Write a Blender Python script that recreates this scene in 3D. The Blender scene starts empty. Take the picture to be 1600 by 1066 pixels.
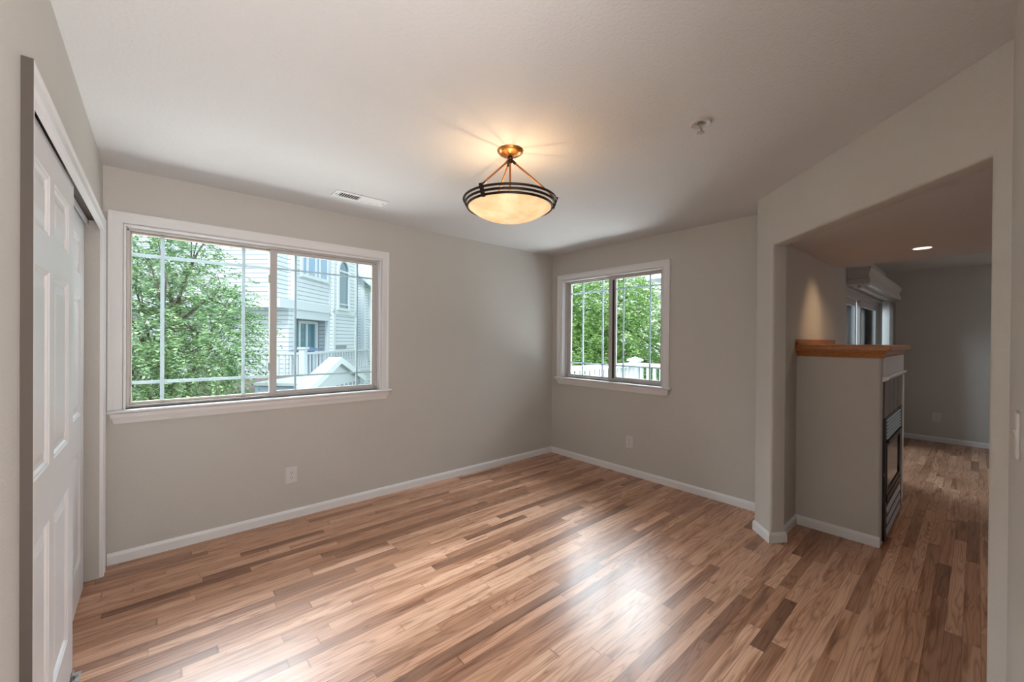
import bpy, bmesh, math, random
from mathutils import Vector, Matrix
random.seed(7)
SC = bpy.context.scene
COL = SC.collection
PI = math.pi

# ---------------------------------------------------------------- camera
cam_d = bpy.data.cameras.new('camera'); cam = bpy.data.objects.new('camera', cam_d); COL.objects.link(cam)
cam_d.sensor_fit = 'HORIZONTAL'; cam_d.sensor_width = 36.0; cam_d.lens = 36.0 * 634.05 / 1600.0
cam_d.clip_start = 0.02; cam_d.clip_end = 300
Rv = Vector((0.7536796, -0.6572026, 0.00719734)); Uv = Vector((-0.00272219, 0.0078293, 0.99996565)); Fv = Vector((0.65723637, 0.7536733, -0.00411175))
cm = Matrix.Identity(4)
for i in range(3):
    cm[i][0] = Rv[i]; cm[i][1] = Uv[i]; cm[i][2] = -Fv[i]
cm[0][3], cm[1][3], cm[2][3] = -3.7077, -3.4879, 1.4015
cam.matrix_world = cm
SC.camera = cam
# ---------------------------------------------------------------- colour management
SC.view_settings.view_transform = 'Standard'; SC.view_settings.look = 'None'
SC.view_settings.exposure = 0.42; SC.view_settings.gamma = 1.0; SC.view_settings.use_curve_mapping = False
SC.cycles.max_bounces = 10; SC.cycles.diffuse_bounces = 6; SC.cycles.transparent_max_bounces = 24
SC.cycles.sample_clamp_indirect = 6.0
# ---------------------------------------------------------------- sky and sun
wd = bpy.data.worlds.new('sky'); SC.world = wd; wd.use_nodes = True
wn = wd.node_tree.nodes; wl = wd.node_tree.links; wn.clear()
wo = wn.new('ShaderNodeOutputWorld'); wb = wn.new('ShaderNodeBackground'); wt = wn.new('ShaderNodeTexCoord')
ws = wn.new('ShaderNodeSeparateXYZ'); wr = wn.new('ShaderNodeValToRGB')
wl.new(wt.outputs['Generated'], ws.inputs[0]); wl.new(ws.outputs['Z'], wr.inputs['Fac'])
wr.color_ramp.elements[0].position = 0.0; wr.color_ramp.elements[0].color = (0.93, 0.97, 1.0, 1)
wr.color_ramp.elements[1].position = 0.7; wr.color_ramp.elements[1].color = (0.68, 0.83, 1.0, 1)
wl.new(wr.outputs[0], wb.inputs['Color']); wb.inputs['Strength'].default_value = 1.25
wl.new(wb.outputs[0], wo.inputs['Surface'])

def lamp(name, typ, energy, color, loc, direction=None, **kw):
    d = bpy.data.lights.new(name, typ); d.energy = energy; d.color = color
    for k, v in kw.items(): setattr(d, k, v)
    o = bpy.data.objects.new(name, d); COL.objects.link(o); o.location = loc
    if direction: o.rotation_euler = Vector(direction).to_track_quat('-Z', 'Y').to_euler()
    return o
lamp('sun', 'SUN', 2.1, (1.0, 0.96, 0.9), (0, 0, 20), (0.45, 0.62, -0.95), angle=math.radians(12))
# open sky above the courtyard, falling in through the two windows
lamp('sky_light_north', 'AREA', 560, (0.88, 0.94, 1.0), (-3.9, 2.6, 4.1), (0.22, -1, -0.62), shape='RECTANGLE', size=4.0, size_y=2.4)
lamp('sky_light_east', 'AREA', 480, (0.86, 0.93, 1.0), (2.6, 0.4, 4.0), (-1, -0.3, -0.62), shape='RECTANGLE', size=4.0, size_y=2.4)
# light thrown up from the bright courtyard ground and deck below the two windows
lamp('courtyard_bounce_north', 'AREA', 95, (1.0, 0.99, 0.97), (-3.05, 1.5, -0.1), (0.02, -1, 0.85), shape='RECTANGLE', size=2.6, size_y=1.2)
lamp('deck_bounce_east', 'AREA', 80, (1.0, 0.99, 0.97), (1.4, -0.8, 0.15), (-1, 0, 0.75), shape='RECTANGLE', size=2.2, size_y=0.9)
# added fill lamp, unseen, low in the kitchen behind the camera
lamp('kitchen_fill_lamp', 'AREA', 235, (1.0, 0.98, 0.96), (-2.7, -5.5, 0.12), (0.0, 0.05, 1), shape='RECTANGLE', size=2.2, size_y=2.6)
lamp('sky_light_patio', 'AREA', 36, (0.95, 0.97, 1.0), (3.1, -1.0, 1.75), (0, -1, -0.45), shape='RECTANGLE', size=2.4, size_y=0.9)
# added fill lamp, unseen, before the living room's plain south wall
lamp('living_fill_lamp', 'AREA', 13, (1.0, 0.93, 0.86), (2.6, -7.7, 1.3), (0, 1, 0.1), shape='RECTANGLE', size=2.4, size_y=1.6)

# ================================================================ materials
MATS = {}
def mat(name, col, rough=0.6, metal=0.0, spec=0.5, emit=None, estr=0.0, bump=None, trans=0.0, coat=0.0, var=None):
    m = bpy.data.materials.new(name); m.use_nodes = True; nt = m.node_tree; b = nt.nodes['Principled BSDF']
    b.inputs['Base Color'].default_value = (*col, 1); b.inputs['Roughness'].default_value = rough
    b.inputs['Metallic'].default_value = metal; b.inputs['Specular IOR Level'].default_value = spec
    b.inputs['Coat Weight'].default_value = coat
    if trans: b.inputs['Transmission Weight'].default_value = trans
    if emit: b.inputs['Emission Color'].default_value = (*emit, 1); b.inputs['Emission Strength'].default_value = estr
    tc = nt.nodes.new('ShaderNodeTexCoord')
    if bump:
        sc, st, dist = bump
        n = nt.nodes.new('ShaderNodeTexNoise'); n.inputs['Scale'].default_value = sc; n.inputs['Detail'].default_value = 4
        nt.links.new(tc.outputs['Object'], n.inputs['Vector'])
        bp = nt.nodes.new('ShaderNodeBump'); bp.inputs['Strength'].default_value = st; bp.inputs['Distance'].default_value = dist
        nt.links.new(n.outputs['Fac'], bp.inputs['Height']); nt.links.new(bp.outputs[0], b.inputs['Normal'])
    if var:
        sc, col2 = var
        n = nt.nodes.new('ShaderNodeTexNoise'); n.inputs['Scale'].default_value = sc; n.inputs['Detail'].default_value = 3
        nt.links.new(tc.outputs['Object'], n.inputs['Vector'])
        r = nt.nodes.new('ShaderNodeValToRGB'); r.color_ramp.elements[0].position = 0.35; r.color_ramp.elements[1].position = 0.65
        r.color_ramp.elements[0].color = (*col, 1); r.color_ramp.elements[1].color = (*col2, 1)
        nt.links.new(n.outputs['Fac'], r.inputs[0]); nt.links.new(r.outputs[0], b.inputs['Base Color'])
    MATS[name] = m; return m
M = MATS
mat('wall_paint', (0.56, 0.548, 0.520), 0.75, bump=(150, 0.45, 0.004), var=(0.9, (0.545, 0.533, 0.505)))
mat('ceiling_paint', (0.62, 0.625, 0.635), 0.85, bump=(75, 0.5, 0.006))
mat('trim_paint', (0.77, 0.78, 0.80), 0.35)
mat('door_paint', (0.72, 0.72, 0.74), 0.38)
mat('vinyl', (0.60, 0.53, 0.46), 0.4)
mat('white_vinyl', (0.52, 0.50, 0.49), 0.4)
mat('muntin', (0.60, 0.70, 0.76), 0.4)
mat('muntin_shaded', (0.36, 0.43, 0.47), 0.4)  # same muntin paint, darkened to carry the shade on the right sashes
mat('shaded_edge', (0.085, 0.070, 0.060), 0.8)  # casing paint with shade put into its colour
mat('dark_copper', (0.30, 0.13, 0.055), 0.35, 0.8)
mat('dark_gap', (0.02, 0.017, 0.015), 0.8)
mat('track_metal', (0.10, 0.075, 0.06), 0.5, 0.6)
mat('outlet_plastic', (0.66, 0.65, 0.66), 0.35)
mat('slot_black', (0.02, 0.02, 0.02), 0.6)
mat('bronze', (0.035, 0.020, 0.014), 0.35, 0.7)
mat('copper', (0.62, 0.27, 0.09), 0.28, 0.95, bump=(20, 0.1, 0.002))
mat('steel', (0.45, 0.45, 0.46), 0.3, 0.9)
mat('black_metal', (0.015, 0.016, 0.018), 0.35, 0.3)
mat('louver_metal', (0.50, 0.62, 0.74), 0.3, 0.5)  # blue reflected daylight put into the colour of the black louver slats
mat('firebox_glass', (0.05, 0.05, 0.055), 0.08, 0.0, 0.8)
mat('brass', (0.55, 0.40, 0.2), 0.3, 0.9)
mat('lit_lens', (1, 0.9, 0.75), 0.5, emit=(1.0, 0.86, 0.66), estr=3.0)
mat('screw', (0.12, 0.09, 0.08), 0.5)
mat('blind_vinyl', (0.55, 0.54, 0.53), 0.6)
# exterior
mat('ext_white', (0.62, 0.67, 0.70), 0.5)
mat('ext_trim', (0.70, 0.76, 0.79), 0.5)
mat('ext_porch_siding', (0.28, 0.27, 0.29), 0.6)
mat('brown_roof', (0.22, 0.16, 0.14), 0.85, bump=(30, 0.6, 0.02))
mat('brown_brick', (0.30, 0.2, 0.18), 0.85, bump=(30, 0.6, 0.02))
mat('grey_roof', (0.35, 0.36, 0.38), 0.85)
mat('deck_boards', (0.55, 0.55, 0.55), 0.7)
mat('navy_canvas', (0.10, 0.15, 0.22), 0.7)
mat('bark', (0.13, 0.10, 0.085), 0.9, bump=(25, 0.8, 0.02))
mat('ground', (0.20, 0.24, 0.15), 0.95, var=(0.6, (0.30, 0.30, 0.26)))

def siding(name, col, pitch=0.127):
    m = bpy.data.materials.new(name); m.use_nodes = True; nt = m.node_tree; b = nt.nodes['Principled BSDF']; L = nt.links
    b.inputs['Roughness'].default_value = 0.6
    g = nt.nodes.new('ShaderNodeNewGeometry'); s = nt.nodes.new('ShaderNodeSeparateXYZ'); L.new(g.outputs['Position'], s.inputs[0])
    d = nt.nodes.new('ShaderNodeMath'); d.operation = 'DIVIDE'; d.inputs[1].default_value = pitch; L.new(s.outputs['Z'], d.inputs[0])
    f = nt.nodes.new('ShaderNodeMath'); f.operation = 'FRACT'; L.new(d.outputs[0], f.inputs[0])
    b.inputs['Base Color'].default_value = (*col, 1)
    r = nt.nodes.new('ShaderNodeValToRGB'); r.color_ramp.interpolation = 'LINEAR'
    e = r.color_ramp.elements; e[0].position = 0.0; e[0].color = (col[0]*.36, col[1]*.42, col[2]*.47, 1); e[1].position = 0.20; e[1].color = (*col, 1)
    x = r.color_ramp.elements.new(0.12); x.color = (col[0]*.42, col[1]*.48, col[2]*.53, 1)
    L.new(f.outputs[0], r.inputs[0]); L.new(r.outputs[0], b.inputs['Base Color'])
    bp = nt.nodes.new('ShaderNodeBump'); bp.inputs['Distance'].default_value = 0.02; bp.inputs['Strength'].default_value = 0.6; bp.invert = True
    L.new(f.outputs[0], bp.inputs['Height']); L.new(bp.outputs[0], b.inputs['Normal'])
    MATS[name] = m
siding('siding_white', (0.70, 0.75, 0.78)); siding('siding_blue', (0.46, 0.56, 0.70), 0.16)

def leaf_mat(name, c1, c2, c3):
    m = bpy.data.materials.new(name); m.use_nodes = True; nt = m.node_tree; nt.nodes.clear(); L = nt.links
    o = nt.nodes.new('ShaderNodeOutputMaterial'); g = nt.nodes.new('ShaderNodeNewGeometry'); r = nt.nodes.new('ShaderNodeValToRGB')
    L.new(g.outputs['Random Per Island'], r.inputs[0])
    e = r.color_ramp.elements; e[0].color = (*c1, 1); e[1].color = (*c3, 1); x = e.new(0.5); x.color = (*c2, 1)
    d = nt.nodes.new('ShaderNodeBsdfDiffuse'); t = nt.nodes.new('ShaderNodeBsdfTranslucent'); gl = nt.nodes.new('ShaderNodeBsdfGlossy')
    gl.inputs['Roughness'].default_value = 0.4
    L.new(r.outputs[0], d.inputs[0]); L.new(r.outputs[0], t.inputs[0])
    a = nt.nodes.new('ShaderNodeMixShader'); a.inputs[0].default_value = 0.45; L.new(d.outputs[0], a.inputs[1]); L.new(t.outputs[0], a.inputs[2])
    b = nt.nodes.new('ShaderNodeMixShader'); b.inputs[0].default_value = 0.06; L.new(a.outputs[0], b.inputs[1]); L.new(gl.outputs[0], b.inputs[2])
    L.new(b.outputs[0], o.inputs[0]); MATS[name] = m
leaf_mat('elm_leaf', (0.08, 0.19, 0.08), (0.27, 0.45, 0.20), (0.56, 0.72, 0.40))
leaf_mat('bright_leaf', (0.13, 0.30, 0.09), (0.42, 0.64, 0.22), (0.72, 0.88, 0.42))

def glass_mat(name, tint=(0.97, 1.0, 1.0), f0=0.05, extra=0.0):
    m = bpy.data.materials.new(name); m.use_nodes = True; nt = m.node_tree; nt.nodes.clear(); L = nt.links
    o = nt.nodes.new('ShaderNodeOutputMaterial'); t = nt.nodes.new('ShaderNodeBsdfTransparent'); g = nt.nodes.new('ShaderNodeBsdfGlossy')
    t.inputs[0].default_value = (*tint, 1); g.inputs['Roughness'].default_value = 0.0
    fr = nt.nodes.new('ShaderNodeFresnel'); fr.inputs[0].default_value = 1.2
    mx = nt.nodes.new('ShaderNodeMixShader'); L.new(fr.outputs[0], mx.inputs[0]); L.new(t.outputs[0], mx.inputs[1]); L.new(g.outputs[0], mx.inputs[2])
    L.new(mx.outputs[0], o.inputs[0]); MATS[name] = m
glass_mat('glass'); glass_mat('dark_glass', (0.75, 0.8, 0.82))
mat('house_glass', (0.10, 0.22, 0.27), 0.08, 0.0, 1.0)
mat('house_glass_blue', (0.25, 0.42, 0.6), 0.1, 0.0, 1.0)

def wood_mat(name, c1, c2, rough=0.35):
    m = bpy.data.materials.new(name); m.use_nodes = True; nt = m.node_tree; b = nt.nodes['Principled BSDF']; L = nt.links
    tc = nt.nodes.new('ShaderNodeTexCoord'); mp = nt.nodes.new('ShaderNodeMapping'); mp.inputs['Scale'].default_value = (2, 30, 60)
    L.new(tc.outputs['Object'], mp.inputs[0]); n = nt.nodes.new('ShaderNodeTexNoise'); n.inputs['Scale'].default_value = 1.5; n.inputs['Detail'].default_value = 5
    L.new(mp.outputs[0], n.inputs[0]); r = nt.nodes.new('ShaderNodeValToRGB')
    r.color_ramp.elements[0].position = 0.3; r.color_ramp.elements[0].color = (*c1, 1); r.color_ramp.elements[1].position = 0.7; r.color_ramp.elements[1].color = (*c2, 1)
    L.new(n.outputs['Fac'], r.inputs[0]); L.new(r.outputs[0], b.inputs['Base Color']); b.inputs['Roughness'].default_value = rough
    MATS[name] = m
wood_mat('mantel_oak', (0.32, 0.115, 0.03), (0.46, 0.19, 0.055), 0.3)

def tile_mat():
    m = bpy.data.materials.new('slate_tile'); m.use_nodes = True; nt = m.node_tree; b = nt.nodes['Principled BSDF']; L = nt.links
    tc = nt.nodes.new('ShaderNodeTexCoord'); n = nt.nodes.new('ShaderNodeTexNoise'); n.inputs['Scale'].default_value = 9; n.inputs['Detail'].default_value = 6
    L.new(tc.outputs['Object'], n.inputs[0]); r = nt.nodes.new('ShaderNodeValToRGB')
    r.color_ramp.elements[0].color = (0.07, 0.045, 0.038, 1); r.color_ramp.elements[1].color = (0.24, 0.155, 0.125, 1)
    L.new(n.outputs['Fac'], r.inputs[0]); L.new(r.outputs[0], b.inputs['Base Color']); b.inputs['Roughness'].default_value = 0.35
    MATS['slate_tile'] = m
tile_mat()

def floor_mat():
    m = bpy.data.materials.new('oak_floor'); m.use_nodes = True; nt = m.node_tree; b = nt.nodes['Principled BSDF']; L = nt.links; N = nt.nodes.new
    def math_(op, a, bb=None, c=None):
        n = N('ShaderNodeMath'); n.operation = op
        for i, v in enumerate((a, bb, c)):
            if v is None: continue
            if isinstance(v, (int, float)): n.inputs[i].default_value = v
            else: L.new(v, n.inputs[i])
        return n.outputs[0]
    def noise(vec, scale, detail=3, rough=0.5):
        n = N('ShaderNodeTexNoise'); L.new(vec, n.inputs['Vector']); n.inputs['Scale'].default_value = scale
        n.inputs['Detail'].default_value = detail; n.inputs['Roughness'].default_value = rough; return n.outputs['Fac']
    def comb(x, y, z):
        n = N('ShaderNodeCombineXYZ')
        for i, v in enumerate((x, y, z)):
            if isinstance(v, (int, float)): n.inputs[i].default_value = v
            else: L.new(v, n.inputs[i])
        return n.outputs[0]
    def ramp(f, stops, interp='LINEAR'):
        r = N('ShaderNodeValToRGB'); r.color_ramp.interpolation = interp; e = r.color_ramp.elements
        e[0].position, e[0].color = stops[0][0], (*stops[0][1], 1); e[1].position, e[1].color = stops[-1][0], (*stops[-1][1], 1)
        for p, c in stops[1:-1]: x = e.new(p); x.color = (*c, 1)
        L.new(f, r.inputs[0]); return r.outputs[0]
    def mix(mode, fac, a, bb):
        n = N('ShaderNodeMix'); n.data_type = 'RGBA'; n.blend_type = mode
        if isinstance(fac, (int, float)): n.inputs[0].default_value = fac
        else: L.new(fac, n.inputs[0])
        for i, v in ((6, a), (7, bb)):
            if isinstance(v, tuple): n.inputs[i].default_value = (*v, 1)
            else: L.new(v, n.inputs[i])
        return n.outputs[2]
    g = N('ShaderNodeNewGeometry'); s = N('ShaderNodeSeparateXYZ'); L.new(g.outputs['Position'], s.inputs[0])
    X, Y = s.outputs['X'], s.outputs['Y']
    W = 0.0585
    yw = math_('DIVIDE', Y, W); row = math_('FLOOR', yw); fy = math_('FRACT', yw)
    wn1 = N('ShaderNodeTexWhiteNoise'); wn1.noise_dimensions = '1D'; L.new(row, wn1.inputs['W']); rr = wn1.outputs['Value']
    xo = math_('MULTIPLY_ADD', rr, 13.7, math_('DIVIDE', X, 0.85))
    wob = math_('MULTIPLY', math_('SINE', math_('MULTIPLY_ADD', xo, 2.3, rr)), 0.36)
    u = math_('ADD', xo, wob); pid = math_('FLOOR', u); fx = math_('FRACT', u)
    wn2 = N('ShaderNodeTexWhiteNoise'); wn2.noise_dimensions = '3D'; L.new(comb(row, pid, 3.0), wn2.inputs['Vector'])
    pr = wn2.outputs['Value']; sc = N('ShaderNodeSeparateColor'); L.new(wn2.outputs['Color'], sc.inputs[0]); p2 = sc.outputs[1]; p3 = sc.outputs[2]
    base = ramp(pr, [(0.0, (0.25, 0.130, 0.080)), (0.10, (0.37, 0.192, 0.118)), (0.30, (0.51, 0.282, 0.175)), (0.65, (0.61, 0.355, 0.235)), (1.0, (0.73, 0.465, 0.325))])
    # cathedral grain: contour lines of a stretched noise, different on every board
    gv = comb(math_('MULTIPLY_ADD', pr, 37.0, math_('MULTIPLY', X, 0.9)), math_('MULTIPLY_ADD', p2, 53.0, math_('MULTIPLY', Y, 12.0)), math_('MULTIPLY', p3, 20.0))
    gn = noise(gv, 1.0, 2, 0.45)
    k = math_('MULTIPLY_ADD', p3, 12.0, 9.0)
    ring = math_('FRACT', math_('MULTIPLY', gn, k))
    ringc = ramp(ring, [(0.0, (0.60, 0.51, 0.45)), (0.16, (0.92, 0.90, 0.88)), (0.4, (1.05, 1.04, 1.03)), (0.8, (0.95, 0.93, 0.91)), (1.0, (0.60, 0.51, 0.45))])
    pores = noise(comb(math_('MULTIPLY_ADD', pr, 11.0, math_('MULTIPLY', X, 5.0)), math_('MULTIPLY', Y, 190.0), 0.0), 1.0, 4, 0.6)
    porec = ramp(pores, [(0.30, (0.76, 0.70, 0.65)), (0.55, (1, 1, 1))])
    streak = noise(comb(math_('MULTIPLY_ADD', p3, 31.0, math_('MULTIPLY', X, 1.6)), math_('MULTIPLY_ADD', pr, 17.0, math_('MULTIPLY', Y, 22.0)), 5.0), 1.0, 4, 0.55)
    strc = ramp(streak, [(0.30, (0.36, 0.25, 0.19)), (0.39, (0.68, 0.57, 0.49)), (0.46, (1, 1, 1))])
    tone = noise(comb(math_('MULTIPLY', X, 1.5), math_('MULTIPLY', Y, 3.0), pr), 1.0, 2)
    tonec = ramp(tone, [(0.3, (0.88, 0.85, 0.82)), (0.7, (1.08, 1.06, 1.05))])
    c = mix('MULTIPLY', 0.8, base, ringc); c = mix('MULTIPLY', 0.7, c, porec); c = mix('MULTIPLY', 0.75, c, strc); c = mix('MULTIPLY', 1.0, c, tonec)
    # seams
    ey = math_('MINIMUM', fy, math_('SUBTRACT', 1.0, fy)); ex = math_('MULTIPLY', math_('MINIMUM', fx, math_('SUBTRACT', 1.0, fx)), 8.0)
    seam = math_('MINIMUM', ey, ex)
    seamc = ramp(seam, [(0.0, (0.45, 0.36, 0.30)), (0.028, (1, 1, 1))])
    c = mix('MULTIPLY', 1.0, c, seamc)
    L.new(c, b.inputs['Base Color'])
    rg = math_('MULTIPLY_ADD', pores, 0.14, 0.27)
    L.new(rg, b.inputs['Roughness'])
    b.inputs['Specular IOR Level'].default_value = 0.5; b.inputs['Coat Weight'].default_value = 0.12; b.inputs['Coat Roughness'].default_value = 0.15
    wv = noise(comb(math_('MULTIPLY', X, 3.0), math_('MULTIPLY', Y, 14.0), 0.0), 1.0, 2)
    hb = math_('ADD', math_('MULTIPLY', pores, 0.15), math_('MULTIPLY', wv, 1.0))
    bp = N('ShaderNodeBump'); bp.inputs['Strength'].default_value = 0.25; bp.inputs['Distance'].default_value = 0.004; L.new(hb, bp.inputs['Height'])
    L.new(bp.outputs[0], b.inputs['Normal']); MATS['oak_floor'] = m
floor_mat()

def shade_mat():
    m = bpy.data.materials.new('alabaster'); m.use_nodes = True; nt = m.node_tree; nt.nodes.clear(); L = nt.links; N = nt.nodes.new
    o = N('ShaderNodeOutputMaterial'); tc = N('ShaderNodeTexCoord'); n = N('ShaderNodeTexNoise'); n.inputs['Scale'].default_value = 14; n.inputs['Detail'].default_value = 5
    L.new(tc.outputs['Object'], n.inputs[0]); r = N('ShaderNodeValToRGB'); L.new(n.outputs['Fac'], r.inputs[0])
    r.color_ramp.elements[0].position = 0.35; r.color_ramp.elements[0].color = (0.84, 0.66, 0.42, 1); r.color_ramp.elements[1].position = 0.7; r.color_ramp.elements[1].color = (0.96, 0.84, 0.62, 1)
    t = N('ShaderNodeBsdfTranslucent'); d = N('ShaderNodeBsdfDiffuse'); e = N('ShaderNodeEmission'); e.inputs[1].default_value = 0.27
    L.new(r.outputs[0], t.inputs[0]); L.new(r.outputs[0], d.inputs[0]); L.new(r.outputs[0], e.inputs[0])
    a = N('ShaderNodeMixShader'); a.inputs[0].default_value = 0.25; L.new(d.outputs[0], a.inputs[1]); L.new(t.outputs[0], a.inputs[2])
    ad = N('ShaderNodeAddShader'); L.new(a.outputs[0], ad.inputs[0]); L.new(e.outputs[0], ad.inputs[1]); L.new(ad.outputs[0], o.inputs[0]); MATS['alabaster'] = m
shade_mat()

# ================================================================ mesh helpers
class MB:
    def __init__(self): self.v = []; self.f = []
    def add(self, vs, fs):
        o = len(self.v); self.v += [tuple(p) for p in vs]; self.f += [tuple(i + o for i in f) for f in fs]; return self
    def box(self, x0, x1, y0, y1, z0, z1, T=None):
        vs = [(x, y, z) for x in (x0, x1) for y in (y0, y1) for z in (z0, z1)]
        if T: vs = [T(*p) for p in vs]
        return self.add(vs, [(0, 1, 3, 2), (4, 6, 7, 5), (0, 4, 5, 1), (2, 3, 7, 6), (0, 2, 6, 4), (1, 5, 7, 3)])
    def prism(self, poly, z0, z1, T=None):
        n = len(poly); vs = [(p[0], p[1], z0) for p in poly] + [(p[0], p[1], z1) for p in poly]
        if T: vs = [T(*p) for p in vs]
        return self.add(vs, [tuple(range(n))[::-1], tuple(range(n, 2 * n))] + [(i, (i + 1) % n, n + (i + 1) % n, n + i) for i in range(n)])
    def lathe(self, prof, c=(0, 0, 0), seg=48):
        n = len(prof); vs = []
        for i in range(seg):
            a = 2 * PI * i / seg
            vs += [(c[0] + r * math.cos(a), c[1] + r * math.sin(a), c[2] + z) for r, z in prof]
        fs = [(i * n + j, ((i + 1) % seg) * n + j, ((i + 1) % seg) * n + j + 1, i * n + j + 1) for i in range(seg) for j in range(n - 1)]
        return self.add(vs, fs)
    def tube(self, pts, rad, seg=10):
        pts = [Vector(p) for p in pts]; rads = rad if isinstance(rad, (list, tuple)) else [rad] * len(pts); vs = []
        for i, p in enumerate(pts):
            d = (pts[min(i + 1, len(pts) - 1)] - pts[max(i - 1, 0)]).normalized()
            a = d.cross(Vector((0, 0, 1))) if abs(d.z) < 0.95 else d.cross(Vector((1, 0, 0)))
            a.normalize(); b = d.cross(a)
            for k in range(seg):
                t = 2 * PI * k / seg; vs.append(p + (a * math.cos(t) + b * math.sin(t)) * rads[i])
        fs = [(i * seg + k, i * seg + (k + 1) % seg, (i + 1) * seg + (k + 1) % seg, (i + 1) * seg + k) for i in range(len(pts) - 1) for k in range(seg)]
        fs += [tuple(range(seg))[::-1], tuple(range((len(pts) - 1) * seg, len(pts) * seg))]
        return self.add(vs, fs)
    def sweep(self, path, n, prof, closed=False):
        """profile (a,b): a to the left of the travel direction seen with n towards you, b along n; mitred corners"""
        path = [Vector(p) for p in path]; n = Vector(n).normalized(); m = len(path); k = len(prof); vs = []
        for i in range(m):
            d0 = (path[i] - path[i - 1]).normalized() if (i > 0 or closed) else None
            d1 = (path[(i + 1) % m] - path[i]).normalized() if (i < m - 1 or closed) else None
            if d0 is None: d0 = d1
            if d1 is None: d1 = d0
            l0 = n.cross(d0); l1 = n.cross(d1); q = (l0 + l1); q = q / max(1e-6, q.length) ; q = q / max(0.3, q.dot(l0))
            vs += [path[i] + q * a + n * b for a, b in prof]
        fs = []
        for i in range(m if closed else m - 1):
            j = (i + 1) % m
            fs += [(i * k + t, j * k + t, j * k + (t + 1) % k, i * k + (t + 1) % k) for t in range(k)]
        if not closed: fs += [tuple(range(k)), tuple(range((m - 1) * k, m * k))[::-1]]
        return self.add(vs, fs)
    def build(self, name, m, parent=None, smooth=False, bevel=0, origin=None):
        me = bpy.data.meshes.new(name)
        o = bpy.data.objects.new(name, me); COL.objects.link(o)
        vs = self.v
        if origin: vs = [(p[0] - origin[0], p[1] - origin[1], p[2] - origin[2]) for p in vs]; o.location = origin
        elif parent is not None:
            w = wloc(parent); vs = [(p[0] - w[0], p[1] - w[1], p[2] - w[2]) for p in vs]
        me.from_pydata(vs, [], self.f); me.update()
        bm = bmesh.new(); bm.from_mesh(me); bmesh.ops.recalc_face_normals(bm, faces=bm.faces); bm.to_mesh(me); bm.free()
        me.materials.append(M[m] if isinstance(m, str) else m)
        if smooth:
            for p in me.polygons: p.use_smooth = True
            md = o.modifiers.new('edge', 'EDGE_SPLIT'); md.split_angle = math.radians(35)
        if bevel:
            md = o.modifiers.new('bevel', 'BEVEL'); md.width = bevel; md.segments = 2; md.limit_method = 'ANGLE'; md.angle_limit = math.radians(40); md.harden_normals = False
        if parent is not None: o.parent = parent
        return o
def wloc(o):
    v = Vector((0, 0, 0))
    while o is not None: v += Vector(o.location); o = o.parent
    return v
def tag(o, label=None, cat=None, group=None, kind=None):
    if label: o['label'] = label
    if cat: o['category'] = cat
    if group: o['group'] = group
    if kind: o['kind'] = kind
    return o
def empty(name, loc, label, cat, group=None, kind=None):
    o = bpy.data.objects.new(name, None); COL.objects.link(o); o.location = loc; o.empty_display_size = 0.05
    return tag(o, label, cat, group, kind)
def struct(o, label, cat): return tag(o, label, cat, kind='structure')
def round_poly(poly, rad):
    """round chosen corners: rad is a list of radii"""
    out = []; n = len(poly)
    for i, (p, r) in enumerate(zip(poly, rad)):
        if r <= 0: out.append(p); continue
        P = Vector(p); A = (Vector(poly[i - 1]) - P).normalized(); B = (Vector(poly[(i + 1) % n]) - P).normalized()
        ang = A.angle(B); t = r / math.tan(ang / 2); s = P + A * t; e = P + B * t
        c = P + (A + B).normalized() * (r / math.sin(ang / 2))
        a0 = math.atan2(s.y - c.y, s.x - c.x); a1 = math.atan2(e.y - c.y, e.x - c.x)
        da = (a1 - a0 + PI) % (2 * PI) - PI
        for k in range(5):
            a = a0 + da * k / 4; out.append((c.x + r * math.cos(a), c.y + r * math.sin(a)))
    return out

# ================================================================ the setting
H = 2.44
XW = -3.962
PX, PY = -0.357, -2.408                       # outer corner where the angled wall starts
d45 = (-0.7071, -0.7071)
def wc(s, t=0.0): return (PX + d45[0] * s + 0.7071 * t, PY + d45[1] * s - 0.7071 * t)
foot = [(-4.75, 0.15), (0.15, 0.15), (0.15, -2.425), (4.72, -2.425), (4.72, -8.15), (-4.75, -8.15)]
struct(MB().prism(foot, -0.3, 0.0).build('floor', 'oak_floor'), 'oak strip floor with boards running parallel to the wide window wall', 'floor')
struct(MB().prism(foot, H, H + 0.2).build('ceiling', 'ceiling_paint'), 'textured off-white ceiling above the room', 'ceiling')

def wall_with_hole(name, axis, a0, a1, t0, t1, hole, label):
    """axis 'x': wall runs along x with thickness t0..t1 in y; axis 'y': runs along y with thickness in x"""
    mb = MB(); h0, h1, z0, z1 = hole
    def b(p0, p1, q0, q1):
        if axis == 'x': mb.box(p0, p1, t0, t1, q0, q1)
        else: mb.box(t0, t1, p0, p1, q0, q1)
    if h0 > a0: b(a0, h0, 0, H)
    if h1 < a1: b(h1, a1, 0, H)
    if z0 > 0: b(h0, h1, 0, z0)
    b(h0, h1, z1, H)
    return struct(mb.build(name, 'wall_paint'), label, 'wall')
WA = (-3.87, -2.218, 0.948, 2.101)
WB = (-1.475, -0.165, 0.950, 2.112)
wall_with_hole('wall_north', 'x', -4.75, 0.0, 0.0, 0.15, WA, 'greige wall with the wide window')
wall_with_hole('wall_east', 'y', -2.408, 0.15, 0.0, 0.15, WB, 'greige wall with the smaller window beside the angled wall')
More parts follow.
